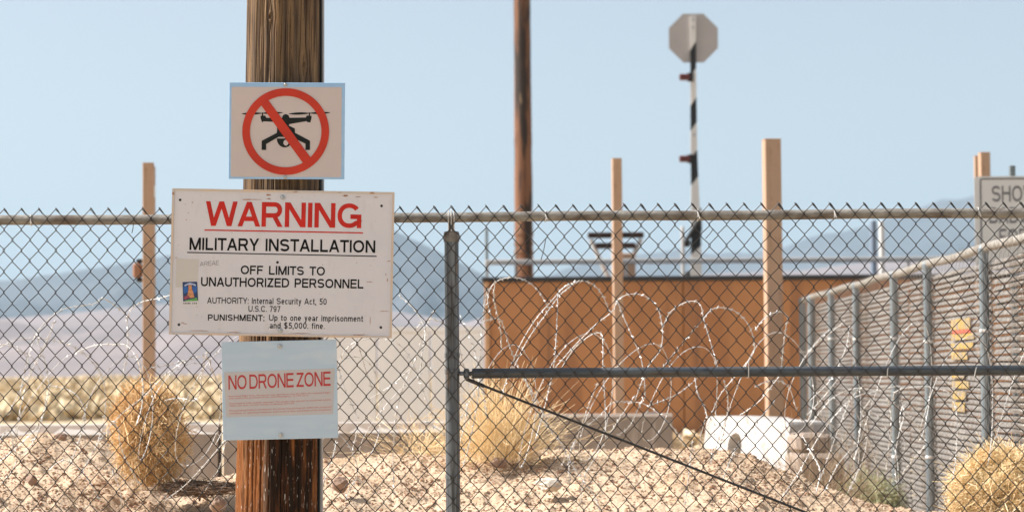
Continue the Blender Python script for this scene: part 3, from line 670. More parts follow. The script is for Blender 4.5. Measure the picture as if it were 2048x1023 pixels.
# zigzag wires: every wire is its own piece, odd and even kinds share a few meshes
hw, hh = 17.2*YF/F, 20.95*YF/F
YM = YF-.027
ztop = P(1000, 411, YM)[2]
def wire_mesh(parity, seed):
    r_ = np.random.default_rng(seed); pts = []; nrow = int((ztop-.06)/hh)
    jit = r_.normal(size=nrow+2)*.0011; jz = r_.normal(size=nrow+2)*.0011
    # tail twisted round the neighbour at the top
    s = 1 if parity else 0
    if parity: pts += [(hw+.021, -.004, -.026), (hw+.012, -.006, -.013), (hw+.003, -.003, .001)]
    else: pts += [(.013, .003, -.020), (.010, .006, -.010), (-.002, .004, .004)]
    for k in range(nrow):
        side = (parity+k) % 2; x = hw*side + jit[k]; z = -k*hh + jz[k]; o_ = .0014*(1 if side else -1)
        # segment arriving: '/' in front, '\' behind
        arr = -.0021 if side == 0 else .0021        # going down from right to left is '/'
        if k == 0: pts.append((x+o_*.5, 0, z-.004)); 
        else:
            pts.append((x - (1 if side else -1)*.0028, arr*.9, z+.0058))
            pts.append((x+o_, arr*.35, z+.0030)); pts.append((x+o_, -arr*.35, z-.0030))
        nx_side = 1-side; ar2 = -arr
        if k > 0: pts.append((x - (1 if side else -1)*.0028, ar2*.9, z-.0058))
    mb = MB(); mb.tube(pts, .00185, 7, True); V = np.vstack(mb.v)
    me = bpy.data.meshes.new('wire'); me.from_pydata(V.tolist(), [], mb.f); me.materials.append(m_wire)
    me.polygons.foreach_set('use_smooth', [True]*len(me.polygons)); return me
WM = [[wire_mesh(p, 40+10*p+k) for k in range(5)] for p in (0, 1)]
xa0 = PX(7.8, YM, 417)          # an even column (peak)
i0 = int(math.floor((-3.25-xa0)/hw)); i1 = int((3.3-xa0)/hw)
drift = lambda x: .0022*math.sin(x*3.1+1)+.0015*math.sin(x*7)
for i in range(i0, i1):
    p = i % 2     # odd wires peak on their right column
    o = bpy.data.objects.new('wire', random.choice(WM[p])); col.objects.link(o); o.parent = ff
    x = xa0+i*hw; o.location = (x+drift(x), YM-YF, ztop+.002*math.sin(x*2.3)+random.uniform(-.0008, .0008)); o.rotation_euler = (random.uniform(-.0009, .0009), random.uniform(-.0006, .0006), 0)
# loose wire stubs
for (q0, q1) in (((1427, 457), (1411, 477)), ((1092, 475), (1082, 520)), ((267, 446), (264, 466))):
    a = P(*q0, YM); b = P(*q1, YM)
    MB().tube([(a[0], YM-.004, a[2]), ((a[0]+b[0])/2+.002, YM-.006, (a[2]+b[2])/2), (b[0], YM-.004, b[2])], .0016, 6).build('wire_stub', m_wire, ff)
for (q0, q1) in (((1497, 720), (1497, 753)), ((2010-62+4, 733), (2010-62, 752)), ((1775, 735), (1774, 752))):
    a = P(*q0, YM); b = P(*q1, YM)
    MB().tube([(a[0]+.006, YM+.012, a[2]), (a[0], YM-.004, a[2]-.004), (b[0], YM-.006, b[2]), (b[0]-.004, YM+.01, b[2]-.004)], .0024, 6).build('tie_wire', m_razor, ff)

for tx in (58, 1092, 1398, 1672, 1962):
    x = PX(tx, YM); t_ = np.linspace(0, 2*math.pi, 14); MB().tube([(x+.0035*math.sin(q*.5), YF+.024*math.cos(q)-.001, zrail+.0245*math.sin(q)) for q in t_]+[(x+.004, YM-.004, zrail+.004), (x+.010, YM-.006, zrail-.016)], .0019, 6).build('tie_wire', m_razor, ff)

# ------------------------------------------------------------------ big wooden pole
RP = .1545; YP = 9.79
zA, zB = P(560, 0, YP)[2], P(560, 1023, YP)[2]
def edge_x(y):   # left and right outline in photo pixels
    return np.interp(y, [0, 370, 680, 1023], [493, 487, 479, 471]), np.interp(y, [0, 370, 680, 1023], [638.5, 637.5, 635.5, 633])
pl = thing('utility_pole', 'thick weathered wooden pole in front of the fence carrying three signs', 'utility pole', (PX(555, YP), YP, 0))
zrows = np.concatenate((np.linspace(-.3, zB-.1, 8), np.linspace(zB-.08, zA+.08, 620), np.linspace(zA+.12, 5.5, 24)))
nth = 520; th = np.linspace(0, 2*math.pi, nth, endpoint=False)
pyr = np.interp(zrows, [zB, zA], [1023, 0]); le, re = edge_x(pyr)
sc_ = YP/F*.9995
le = le - np.clip(pyr-1023, 0, None)*.02; rad = (re-le)/2*sc_; xc = np.array([PX((a+b)/2, YP, y) for a, b, y in zip(le, re, np.clip(pyr, -600, 1400))])
xc = np.where(zrows > zA, xc[-25]+0*xc, xc)
T, ZZ = np.meshgrid(th, zrows); disp = np.zeros_like(T)
arc = (T-1.5*math.pi)    # 0 faces the camera
arcm = np.where(arc < -math.pi, arc+2*math.pi, arc)*RP   # metres along the bark, + to the right
kn = []
for (kx, ky) in ((537, 31), (612, 126)):
    zz_ = P(kx, ky, YP-RP)[2]; xk = PX(kx, YP-.14, ky)-np.interp(zz_, zrows, xc); kn.append((math.asin(xk/.153)*RP, zz_))
warp = np.zeros_like(T)
for (ka, kz) in kn:
    warp += np.sign(arcm-ka)*-.020*np.exp(-((ZZ-kz)/.045)**2)*np.exp(-np.abs(arcm-ka)/.022)
A_ = arcm + warp + fbm(ZZ*.9, ZZ*0, 400, 3)*.010
crk = np.concatenate((rng.uniform(-.48, .48, 110), [-.125, -.066*1.9+.02, -.085, -.045, -.06, .012, .032, .060, -.015, .095, .11, .135]))
for i, c in enumerate(crk):
    big = i >= 110; wd = rng.uniform(.0016, .0032) if big else rng.uniform(.0008, .002); dp = rng.uniform(.009, .016) if big else rng.uniform(.002, .006)
    zc = rng.uniform(zB, zA+.2); ln = 3.0 if big else rng.uniform(.25, 1.0)
    path = c + fbm(ZZ*3+i*7, ZZ*0+i, 410, 2)*.004
    m_ = np.clip(1.2-np.abs(ZZ-zc)/ln, 0, 1) * np.clip(fbm(ZZ*4+i, ZZ*0+i*3, 420, 2)*1.5+.8, 0, 1)
    disp -= dp*m_*np.exp(-((A_-path)/wd)**2)
ar_ = arcm + .012 + fbm(ZZ*1.2, ZZ*0, 470, 2)*.008
disp -= .62*np.abs(ar_)*np.exp(-(ar_/.10)**2)      # the log has checked into two flattish faces
disp += fbm(A_*260, ZZ*5, 430, 3)*.0022 + fbm(A_*70, ZZ*1.6, 440, 3)*.0035
low = np.clip((P(550, 860, YP)[2]-ZZ)/.05, 0, 1)
disp += low*(fbm(A_*90, ZZ*14, 450, 3)*.004 + np.abs(fbm(A_*160, ZZ*22, 455, 2))*.003)
for (ka, kz) in kn:
    rr_ = np.sqrt(((arcm-ka)/.75)**2+((ZZ-kz)/1.25)**2)
    disp += .005*np.exp(-((rr_-.013)/.006)**2) - .010*np.exp(-(rr_/.0065)**2)
RR = rad[:, None] + disp
V = np.dstack((xc[:, None]+RR*np.cos(T), YP+RR*np.sin(T), ZZ))
mb = MB(); nr_ = len(zrows); idx = np.arange(nr_*nth).reshape(nr_, nth); nx = np.roll(idx, -1, 1)
mb.v.append(V.reshape(-1, 3)); mb.n = nr_*nth
mb.f = np.stack((idx[:-1], nx[:-1], nx[1:], idx[1:]), -1).reshape(-1, 4).tolist()
mb.f.append(list(idx[-1])); 
m_wood = mat('weathered_pole_wood', (.235, .15, .085), .9, spec=.1, var=(.085, .065, .051), scale=(40, 40, 1.5), detail=6)
layer(m_wood, (.33, .215, .12), (70, 70, 2.5), .55, .66, 3, fac=.8)
layer(m_wood, (.06, .04, .03), (55, 55, 2.2), .50, .60, 6, fac=.9)
layer(m_wood, (.10, .07, .055), (180, 180, 60), .60, .68, 9, fac=.7)
zlo = P(550, 875, YP)[2]; zhi = P(550, 640, YP)[2]
layer(m_wood, (.26, .095, .03), (20, 20, 1.2), .30, .50, 11, fac=.92, zmask=(zhi, zlo-.05))
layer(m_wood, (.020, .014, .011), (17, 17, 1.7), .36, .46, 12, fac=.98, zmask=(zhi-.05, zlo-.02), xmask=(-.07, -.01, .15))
layer(m_wood, (.09, .035, .016), (60, 60, 5), .5, .6, 14, fac=.7, zmask=(zhi-.05, zlo-.05))
layer(m_wood, (.55, .50, .46), (190, 190, 26), .655, .69, 15, fac=.85, detail=4, zmask=(zlo+.02, zlo-.04))
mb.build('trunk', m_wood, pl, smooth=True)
# galvanised channel strapped behind the pole's right edge
gp = thing('steel_channel', 'narrow grey steel channel standing against the right side of the wooden pole', 'post', (PX(640, 9.93), 9.93, 0))
mb = MB()
zs = np.array([0, 3.4]); 
def chx(z, off): return PX(np.interp(z, [zB, zA], [640, 645])+off, 9.93, np.interp(z, [zB, zA], [1023, 0]))
for (o0, o1, y0, y1) in ((-14, 4.5, 9.905, 9.908),):
    for z0_, z1_ in ((.0, 1.0), (1.0, 2.0), (2.0, 3.4)):
        v = [(chx(z0_, o0), y0, z0_), (chx(z0_, o1), y0, z0_), (chx(z0_, o1), y0+.045, z0_), (chx(z0_, o0), y0+.045, z0_), (chx(z1_, o0), y0, z1_), (chx(z1_, o1), y0, z1_), (chx(z1_, o1), y0+.045, z1_), (chx(z1_, o0), y0+.045, z1_)]
        mb.add(v, [(0, 1, 5, 4), (1, 2, 6, 5), (2, 3, 7, 6), (3, 0, 4, 7)])
MB().tube([(chx(z, -1.2), 9.898, z) for z in (0, .6, 1.2, 1.8, 2.4, 3.4)], .006, 8).build('dark_gap_strip', m_black, gp)  # dark tube added for the shaded gap between pole and channel
mb.build('web', mat('pale_galvanised_channel', (.50, .50, .52), .5, .3, (.42, .42, .44), (30, 30, 3)), gp)

# ------------------------------------------------------------------ signs on the pole
YS = 9.615
class Sign:
    def __init__(s, name, label, cxp, cyp, rot):
        s.c = (cxp, cyp); s.rot = R(rot); p = P(cxp, cyp, YS); s.p = p
        s.t = thing(name, label, 'sign', p); s.k = YS/F
        s.t.rotation_euler = (0, s.rot - ROLL*-1, 0)     # image clockwise = rotation about +Y
        s.ang = s.rot
    def L(s, x, y):
        dx = x-s.c[0]; dy = y-s.c[1]; c, n = math.cos(s.ang), math.sin(s.ang)
        return ((dx*c+dy*n)*s.k, -(-dx*n+dy*c)*s.k)
    def part(s, mb, name, m, **pr):
        me_ = MB(); me_.v = mb.v; me_.f = mb.f; me_.n = mb.n
        o = MB.build(me_, name, m); o.parent = s.t
        for k, v in pr.items(): o[k] = v
        return o
    def text(s, txt, xl, yl, xr_, yr, cap, m, bold=.15, y=-.0030, split=True, gap=.15, space=.42, name='lettering'):
        a = s.L(xl, yl); b = s.L(xr_, yr); return text(txt, a[0], b[0], a[1], cap*s.k, y, m, s.t, bold, b[1]-a[1], name, split, space, gap)
    def bolt(s, x, y, r=.008, m=None):
        a = s.L(x, y); s.part(MB().add([(a[0]+q[0], q[1], a[1]+q[2]) for q in _bolt(r)[0]], _bolt(r)[1]), 'bolt', m or m_bolt)
    def hole(s, x, y, r=.0055):
        a = s.L(x, y); s.part(MB().prism([(a[0]+r*math.cos(t), a[1]+r*math.sin(t)) for t in np.linspace(0, 2*math.pi, 10, endpoint=False)], -.0034, -.003), 'screw_hole', m_hole)
def _bolt(r):
    v = []; n = 10; pr = [(r*1.7, -.0030), (r*1.7, -.0042), (r, -.0044), (r, -.009), (r*.6, -.011)]
    for rr, y in pr: v += [(rr*math.cos(2*math.pi*i/n), y, rr*math.sin(2*math.pi*i/n)) for i in range(n)]
    f = [(k*n+i, (k+1)*n+i, (k+1)*n+(i+1) % n, k*n+(i+1) % n) for k in range(len(pr)-1) for i in range(n)] + [tuple((len(pr)-1)*n+i for i in range(n))]
    return v, f
# -- large warning sign (board bows a little)
W = Sign('warning_sign', 'large white WARNING MILITARY INSTALLATION sign on the wooden pole', 563.8, 526, 1.0)
hw_, hh_ = 221.8*W.k, 145.2*W.k
W.part(MB().bevbox((0, 0, 0), (2*hw_, .0052, 2*hh_), .0015), 'board', m_sign)
mb = MB(); frame(mb, -hw_-.002, hw_+.002, -hh_-.002, hh_+.002, .0085, -.0062, .0045, .004); W.part(mb, 'border', m_edge)
W.text('WARNING', 412, 451.2, 721.5, 456, 49.5, m_red, .185, gap=.09)
W.text('MILITARY INSTALLATION', 378.5, 499.4, 750.6, 505.3, 24.8, m_blackp, .178, space=.50, gap=.12)
W.text('OFF LIMITS TO', 481.5, 548, 650, 550.8, 17.6, m_blackp, .180, space=.6, gap=.12)
W.text('UNAUTHORIZED PERSONNEL', 402, 572, 727, 576.8, 18.3, m_blackp, .180, space=.55, gap=.12)
W.text('AUTHORITY: Internal Security Act, 50', 415, 606.4, 653.6, 609, 12.2, m_blackp, .158, split=False, space=.50)
W.text('U.S.C. 797', 497.3, 622.8, 561, 623.5, 11.8, m_blackp, .158, split=False)
W.text('PUNISHMENT:', 416.4, 640.6, 529.4, 641.8, 12.4, m_blackp, .185, split=False)
W.text('Up to one year imprisonment', 538.5, 640.8, 726.4, 642.9, 12, m_blackp, .158, split=False, space=.50)
W.text('and $5,000. fine.', 540, 656.2, 649.7, 657.4, 12, m_blackp, .158, split=False, space=.50)
W.text('AREAE', 400, 532.3, 438, 529.3, 9, mat('pencil_grey', (.16, .155, .155), .7), .09, split=False, name='handwriting')
for (a, b, th_, m) in (((408.5, 459.6), (726, 465.4), 2.6, m_red), ((374, 504.4), (753.5, 512.2), 2.0, m_blackp)):
    p, q = W.L(*a), W.L(*b); h = th_*W.k/2
    W.part(MB().prism([(p[0], p[1]-h), (q[0], q[1]-h), (q[0], q[1]+h), (p[0], p[1]+h)], -.0034, -.0028), 'underline', m)
for h in ((359.4, 399.3), (763, 411.3), (358.5, 648.8), (762.3, 654.3), (555, 524.3)): W.hole(*h)
W.bolt(565, 394, .006); W.bolt(561.3, 660.5, .006)
p0 = W.L(352, 517); p1 = W.L(396, 575)
W.part(MB().prism([(p0[0], p1[1]), (p1[0], p1[1]), (p1[0], p0[1]), (p0[0], p0[1])], -.0031, -.0027), 'painted_patch', mat('beige_patch', (.53, .50, .48), .6))
def ragged(cx_, cy_, wx, wy, n=16, seed=0):
    r_ = random.Random(seed); pts = []
    for i in range(n):
        a = 2*math.pi*i/n; k = r_.uniform(.35, 1.0); q = W.L(cx_+wx*k*math.cos(a), cy_+wy*k*math.sin(a)); pts.append(q)
    return pts[::-1]
for i, (a, b, c_, d) in enumerate([(536, 389.5, 6, 2.2), (537, 397, 6, 1.6), (500, 398.5, 24, 1.3), (690, 391, 9, 2.3), (718, 393, 8, 1.2), (752, 394, 6, 1.0), (739, 563.5, 8, .8), (352, 514.8, 5, .9), (366, 645, 5, 1.2), (371, 647.5, 6, .8), (778, 522, 5, 1.0), (784, 530, 1.6, 6), (400, 661, 26, .9), (600, 666, 30, .8), (470, 664, 20, .8), (720, 669, 16, .9), (741, 640, .8, 12), (768, 622, 14, .7), (775, 560, 1.3, 5), (772, 548, 1.2, 3), (384, 404, 1.4, 1.4), (372, 439, 2, 1.2), (376, 425, 1.5, 1)]):
    W.part(MB().prism(ragged(a, b, c_, d, 14, i), -.0033, -.0027), 'rust_mark', m_rust)
# sticker
st = thing('sticker', 'small colourful poster sticker on the left of the warning sign', 'sticker', W.p + np.array([0, -.0032, 0])); st.rotation_euler = W.t.rotation_euler
def stick(poly, y, m, name):
    pr = [W.L(350+x/12.785, 540+z/12.785) for x, z in poly]
    a = sum(pr[i][0]*pr[(i+1) % len(pr)][1]-pr[(i+1) % len(pr)][0]*pr[i][1] for i in range(len(pr)))
    if a < 0: pr = pr[::-1]
    o = MB().prism(pr, y, y+.0002).build(name, m); o.parent = st
mm = lambda n, c: mat(n, c, .5, var=tuple(k*.7 for k in c), scale=(120, 120, 120), detail=2)
stick([(180, 285), (585, 275), (610, 900), (205, 910)], -.0003, mat('sticker_paper', (.62, .60, .62), .5), 'paper')
stick([(192, 300), (572, 290), (598, 780), (215, 800)], -.0006, mm('sticker_navy', (.02, .045, .14)), 'print')
stick([(215, 420), (330, 420), (350, 560), (230, 600)], -.0008, mm('sticker_blue', (.02, .12, .42)), 'print')
stick([(440, 420), (560, 410), (560, 560), (470, 600)], -.0008, mm('sticker_blue', (.02, .12, .42)), 'print')
stick([(240, 405), (260, 365), (380, 320), (520, 355), (545, 400), (490, 400), (460, 375), (320, 375), (280, 410)], -.0010, mm('sticker_pale', (.42, .50, .72)), 'print')
stick([(345, 380), (430, 380), (435, 470), (470, 560), (500, 700), (300, 720), (330, 600), (350, 470)], -.0012, mm('sticker_orange', (.62, .27, .12)), 'print')
stick([(215, 690), (300, 650), (340, 640), (400, 700), (260, 760)], -.0014, mm('sticker_maroon', (.30, .06, .10)), 'print')
stick([(230, 795), (300, 765), (430, 740), (560, 700), (592, 780)], -.0016, mm('sticker_green', (.12, .40, .10)), 'print')
for i, x in enumerate((222, 262, 300, 338, 376, 452, 500, 540)):
    stick([(x, 825), (x+18, 825), (x+26, 866), (x+4, 866)], -.0008, m_black, 'lettering')
# -- drone sign
D = Sign('no_drone_sign', 'square sign with a red barred circle over a black drone symbol', 573.6, 261.6, .25)
W_, H_ = 232.6*D.k, 194.3*D.k
D.part(MB().bevbox((0, 0, 0), (W_, .004, H_), .0012), 'plate', m_alu)
a = D.L(462.5, 173); b = D.L(683, 355)
D.part(MB().prism(roundrect(a[0], b[0], b[1], a[1], .006)[::1], -.0026, -.0022), 'decal', m_decal)
C = lambda x, z: D.L(330+x/3.789, 130+z/3.789)
def dp(poly, y, m, name='symbol'):
    pr = [C(x, z) for x, z in poly]
    ar = sum(pr[i][0]*pr[(i+1) % len(pr)][1]-pr[(i+1) % len(pr)][0]*pr[i][1] for i in range(len(pr)))
    if ar < 0: pr = pr[::-1]
    return D.part(MB().prism(pr, y, y+.0003), name, m)
m_dr = mat('faded_black_print', (.014, .018, .018), .8, spec=.2)
dp([(722, 385), (757, 383), (768, 400), (892, 402), (895, 450), (850, 432), (745, 427), (735, 436), (724, 405)], -.0034, m_dr, 'drone_arm')
dp([(938, 400), (1068, 398), (1075, 383), (1112, 385), (1110, 405), (1102, 436), (1080, 433), (1072, 426), (950, 447), (930, 450)], -.0034, m_dr, 'drone_arm')
dp([(888, 420), (888, 395), (895, 380), (915, 371), (935, 380), (942, 395), (944, 448), (938, 460), (960, 470), (984, 482), (986, 514), (1100, 575), (1100, 645), (1066, 645), (1066, 598), (965, 548), (862, 545), (767, 600), (767, 645), (733, 645), (733, 575), (848, 515), (850, 470), (896, 465)], -.0037, m_dr, 'drone_body')
dp([(908+60*math.cos(t), 558-68*math.sin(t)) for t in np.linspace(math.pi, 2*math.pi, 16)], -.0040, m_dr, 'drone_camera')
dp([(917+19*math.cos(t), 590+22*math.sin(t)) for t in np.linspace(0, 6.28, 14, endpoint=False)], -.0043, m_decal, 'camera_lens')
for (x0, x1, xm) in ((580, 892, 738), (938, 1252, 1095)):
    up_ = []; lo_ = []
    for t in np.linspace(0, 1, 15):
        x = x0+(x1-x0)*t; h = 7.5*abs(math.sin(2*math.pi*t))**.8+1.2; zc_ = 370-9*t
        up_.append((x, zc_-h)); lo_.append((x, zc_+h))
    dp(up_+lo_[::-1], -.0040, m_dr, 'drone_propeller')
    dp([(xm-5, 360), (xm+5, 360), (xm+5, 386), (xm-5, 386)], -.0034, m_dr, 'drone_motor')
cc = D.L(571.5, 263.3); ro, ri = 87.1*D.k, 71.8*D.k; n = 72; mb = MB(); v = []; f = []
for i in range(n):
    t = 2*math.pi*i/n; v += [(cc[0]+r_*math.cos(t), y, cc[1]+r_*math.sin(t)) for r_ in (ro, ri) for y in (-.0050, -.0046)]
for i in range(n):
    j = (i+1) % n; f += [(4*i, 4*i+2, 4*j+2, 4*j), (4*i, 4*j, 4*j+1, 4*i+1), (4*i+2, 4*i+3, 4*j+3, 4*j+2)]
D.part(mb.add(v, f), 'red_ring', m_redring)
dp([(781, 264), (1108, 706), (1047, 744), (726, 303)], -.0054, m_redring, 'red_bar')
D.bolt(570.5, 168.5, .005); D.bolt(571, 354.5, .005)
# -- no drone zone
N = Sign('no_drone_sign', 'bare aluminium sign with red NO DRONE ZONE lettering at the bottom', 559.5, 779, -1.25)
W_, H_ = 230*N.k, 196*N.k
N.part(MB().bevbox((0, 0, 0), (W_, .0035, H_), .001), 'plate', m_alu2)
pr = [N.L(*q) for q in ((448.5, 744), (452.5, 833.4), (666, 827), (669, 736))]
N.part(MB().prism(pr, -.0024, -.002), 'decal', m_decal2)
m_redt = mat('dark_red_print', (.42, .03, .032), .6); m_redf = mat('faded_red_print', (.55, .17, .15), .5)
N.text('NO DRONE ZONE', 457.3, 778.6, 661.3, 770.6, 28.5, m_redt, .145, y=-.0028, gap=.08, space=.22)
for i, (tx, x1_, y_) in enumerate([('Restricted Flight Area. No person may operate an aircraft within the restricted flight', 661.5, 793.2), ('area without the permission of the controlling agency. 14 CFR 73.13', 616, 797.4),
        ('Unmanned aircraft systems operators. No person may operate an unmanned vehicle', 662, 807.6), ('within this area. Lincoln County Ordinance 2017-02', 588, 812.0),
        ('Photographing Defense Installations. No person may photograph within this protected', 662.5, 821.8), ('installation or restricted installation without the written permission of the installation', 662.5, 827.2)]):
    fr = (x1_-457.8)/204.; pa = N.L(457.8+i*.35, y_); pb = N.L(x1_, y_-8*fr); tinytext(tx, pa[0], pb[0], pa[1], 3.0*N.k, -.0028, m_redf, N.t, pb[1]-pa[1])
N.bolt(559.5, 692, .006); N.bolt(562.3, 868.5, .006)

# ------------------------------------------------------------------ razor wire
def spline(pts, n=8):
    pts = np.asarray(pts, float); out = []
    p = np.vstack((2*pts[0]-pts[1], pts, 2*pts[-1]-pts[-2]))
    for i in range(1, len(p)-2):
        for t in np.linspace(0, 1, n, endpoint=False):
            out.append(.5*((2*p[i])+(-p[i-1]+p[i+1])*t+(2*p[i-1]-5*p[i]+4*p[i+1]-p[i+2])*t*t+(-p[i-1]+3*p[i]-3*p[i+1]+p[i+2])*t**3))
    out.append(pts[-1]); return np.array(out)
def razor(strands, label, loc, rr=.0019, step=.034, bs=.0125):
    t = thing('razor_wire', label, 'razor wire', loc, 'coils of razor wire behind the fence')
    bb = MB()
    for s_ in strands:
        mb = MB(); mb.tube(s_, rr, 5, flat=1.3); mb.build('strand', m_razor, t, smooth=True)
        d = np.r_[0, np.cumsum(np.linalg.norm(np.diff(s_, axis=0), axis=1))]
        for q in np.arange(.01, d[-1], step):
            c = np.array([np.interp(q, d, s_[:, k]) for k in range(3)]); c2 = np.array([np.interp(min(q+.012, d[-1]), d, s_[:, k]) for k in range(3)])
            tg = c2-c; tg /= np.linalg.norm(tg)+1e-9; u = np.cross(tg, rng.normal(size=3)); u /= np.linalg.norm(u)+1e-9; v_ = np.cross(tg, u)*.25
            b0 = c-tg*.005; b1 = c+tg*.005
            bb.add([b0, b1, c+u*bs+tg*.008, c-u*bs-tg*.008, c+v_*.02, c-v_*.02], [(0, 1, 2), (0, 3, 1), (4, 2, 0), (5, 3, 1)])
    bb.build('barbs', m_razor, t, kind='stuff'); return t
def traced(lists, y0, seed):
    r_ = random.Random(seed); out = []
    for L_ in lists:
        ya = y0+r_.uniform(-.15, .25); yb = y0+r_.uniform(-.15, .35)
        out.append(spline([P(a, b, ya+(yb-ya)*i/max(1, len(L_)-1)) for i, (a, b) in enumerate(L_)]))
    return out
left = [[(40, 790), (50, 740), (62, 695), (74, 664), (90, 646), (110, 628), (137, 615), (188, 607), (200, 597), (215, 600), (235, 615), (252, 632), (256, 690), (246, 750)],
    [(255, 635), (262, 618), (285, 603), (320, 596), (350, 588), (380, 590)], [(0, 688), (20, 690), (40, 698), (55, 719), (60, 745), (50, 765), (38, 785), (15, 830)],
    [(0, 694), (30, 680), (70, 676), (110, 680), (150, 695), (190, 730), (210, 770)], [(74, 680), (80, 695), (91, 730), (98, 767), (94, 800), (84, 835), (60, 870), (20, 905), (-10, 930)],
    [(95, 770), (128, 776), (150, 787), (163, 805), (170, 825), (168, 850), (157, 883), (140, 930)], [(150, 705), (190, 690), (230, 688), (255, 692), (277, 723), (286, 770), (283, 815), (272, 850)],
    [(205, 832), (222, 843), (237, 858), (239, 883), (250, 915), (266, 945), (280, 970)], [(300, 735), (340, 728), (380, 718), (412, 712), (425, 740), (441, 774), (455, 800)],
    [(330, 800), (350, 796), (370, 797), (390, 800), (400, 780), (405, 740), (415, 700)], [(0, 880), (15, 860), (24, 872), (26, 895), (34, 915), (24, 940), (5, 965)],
    [(150, 970), (200, 880), (240, 830), (290, 790), (330, 750), (370, 720)], [(110, 640), (90, 690), (60, 750), (40, 820), (30, 900)], [(430, 890), (455, 850), (440, 930), (410, 980)], [(460, 860), (450, 880), (380, 960), (330, 1000)],
    [(95, 940), (130, 920), (170, 950), (200, 1000)], [(225, 940), (240, 980), (243, 1010)]]
razor(traced(left, 10.75, 1), 'tangled razor wire loops over the dirt left of the wooden pole', (PX(200, 10.8), 10.8, .5))
mid = [[(640, 985), (655, 940), (668, 905), (672, 880)], [(676, 866), (690, 880), (703, 900), (714, 930), (713, 955), (700, 975), (690, 1000)], [(735, 800), (760, 785), (785, 768), (812, 745), (830, 730)],
    [(668, 760), (680, 720), (700, 690), (730, 678), (770, 677), (800, 690), (825, 725), (845, 780), (865, 830)], [(700, 700), (715, 690), (730, 735), (745, 780)], [(798, 590), (830, 620), (850, 660), (845, 700), (838, 760)],
    [(830, 660), (850, 640), (880, 643), (910, 670), (925, 720)], [(868, 620), (850, 660), (830, 720), (800, 790), (790, 850), (786, 920), (788, 990)], [(920, 630), (945, 690), (962, 760), (975, 840)], [(672, 720), (690, 780), (715, 840), (705, 900)], [(850, 842), (875, 858), (895, 872), (930, 900)],
    [(975, 575), (965, 640), (960, 720), (955, 800), (940, 880), (925, 935)], [(960, 650), (975, 640), (998, 637), (1006, 650), (1015, 680), (1030, 720), (1050, 760), (1075, 800), (1095, 850)]]
razor(traced(mid, 10.85, 2), 'tangled razor wire loops either side of the steel fence post', (PX(830, 10.9), 10.9, .5))
right = [[(1000, 800), (1020, 740), (1040, 690), (1070, 640), (1100, 605), (1130, 573), (1160, 562), (1185, 568), (1205, 590), (1220, 625)], [(1025, 740), (1055, 680), (1090, 630), (1120, 590), (1150, 565)], [(1160, 562), (1120, 580), (1115, 620), (1112, 680), (1106, 740), (1085, 830), (1070, 880)],
    [(990, 560), (988, 600), (1000, 650), (1003, 700)], [(985, 640), (975, 600), (985, 570), (1010, 556), (1045, 558), (1075, 580), (1100, 620)], [(1110, 735), (1150, 690), (1190, 650), (1225, 622), (1235, 600), (1260, 588), (1290, 592), (1315, 615), (1325, 660), (1320, 700), (1295, 735), (1270, 800)],
    [(1234, 600), (1250, 640), (1270, 685), (1285, 730), (1290, 790), (1284, 800), (1260, 850), (1235, 870)], [(1325, 655), (1340, 625), (1365, 607), (1388, 602), (1402, 612), (1408, 640), (1420, 680), (1436, 735), (1442, 752)], [(1325, 735), (1370, 680), (1404, 640), (1430, 616), (1470, 622), (1500, 655), (1508, 700), (1485, 735), (1440, 790), (1415, 850)],
    [(1510, 660), (1530, 635), (1558, 623), (1574, 632), (1572, 655), (1566, 700), (1562, 750)], [(1120, 740), (1150, 695), (1185, 668), (1203, 668), (1206, 690), (1206, 735), (1210, 800), (1212, 880)], [(1045, 740), (1080, 830), (1130, 900), (1140, 960)], [(1175, 850), (1200, 830), (1225, 805), (1260, 803), (1290, 808), (1325, 833), (1355, 865), (1372, 895)],
    [(1390, 755), (1395, 785), (1408, 812), (1416, 838)], [(1410, 840), (1402, 870), (1400, 895)], [(1270, 790), (1230, 850), (1200, 900), (1170, 950), (1160, 1010)], [(1510, 773), (1535, 762), (1562, 762), (1580, 778), (1592, 815), (1606, 845)], [(1448, 760), (1456, 800), (1450, 850), (1440, 890)], [(1550, 800), (1500, 860), (1470, 900), (1445, 960)],
    [(1560, 750), (1520, 800), (1480, 830)], [(1620, 700), (1640, 680), (1660, 665), (1680, 650), (1690, 640)], [(1150, 880), (1140, 920), (1185, 985), (1200, 1020)], [(1385, 880), (1380, 930), (1370, 1010)], [(1300, 810), (1350, 790), (1385, 765)], [(1195, 765), (1170, 830), (1145, 900)], [(1090, 850), (1115, 870), (1130, 905), (1125, 930)]]
razor(traced(right, 10.9, 3), 'tall razor wire loops crossing in front of the brown container', (PX(1280, 11), 11, .6))
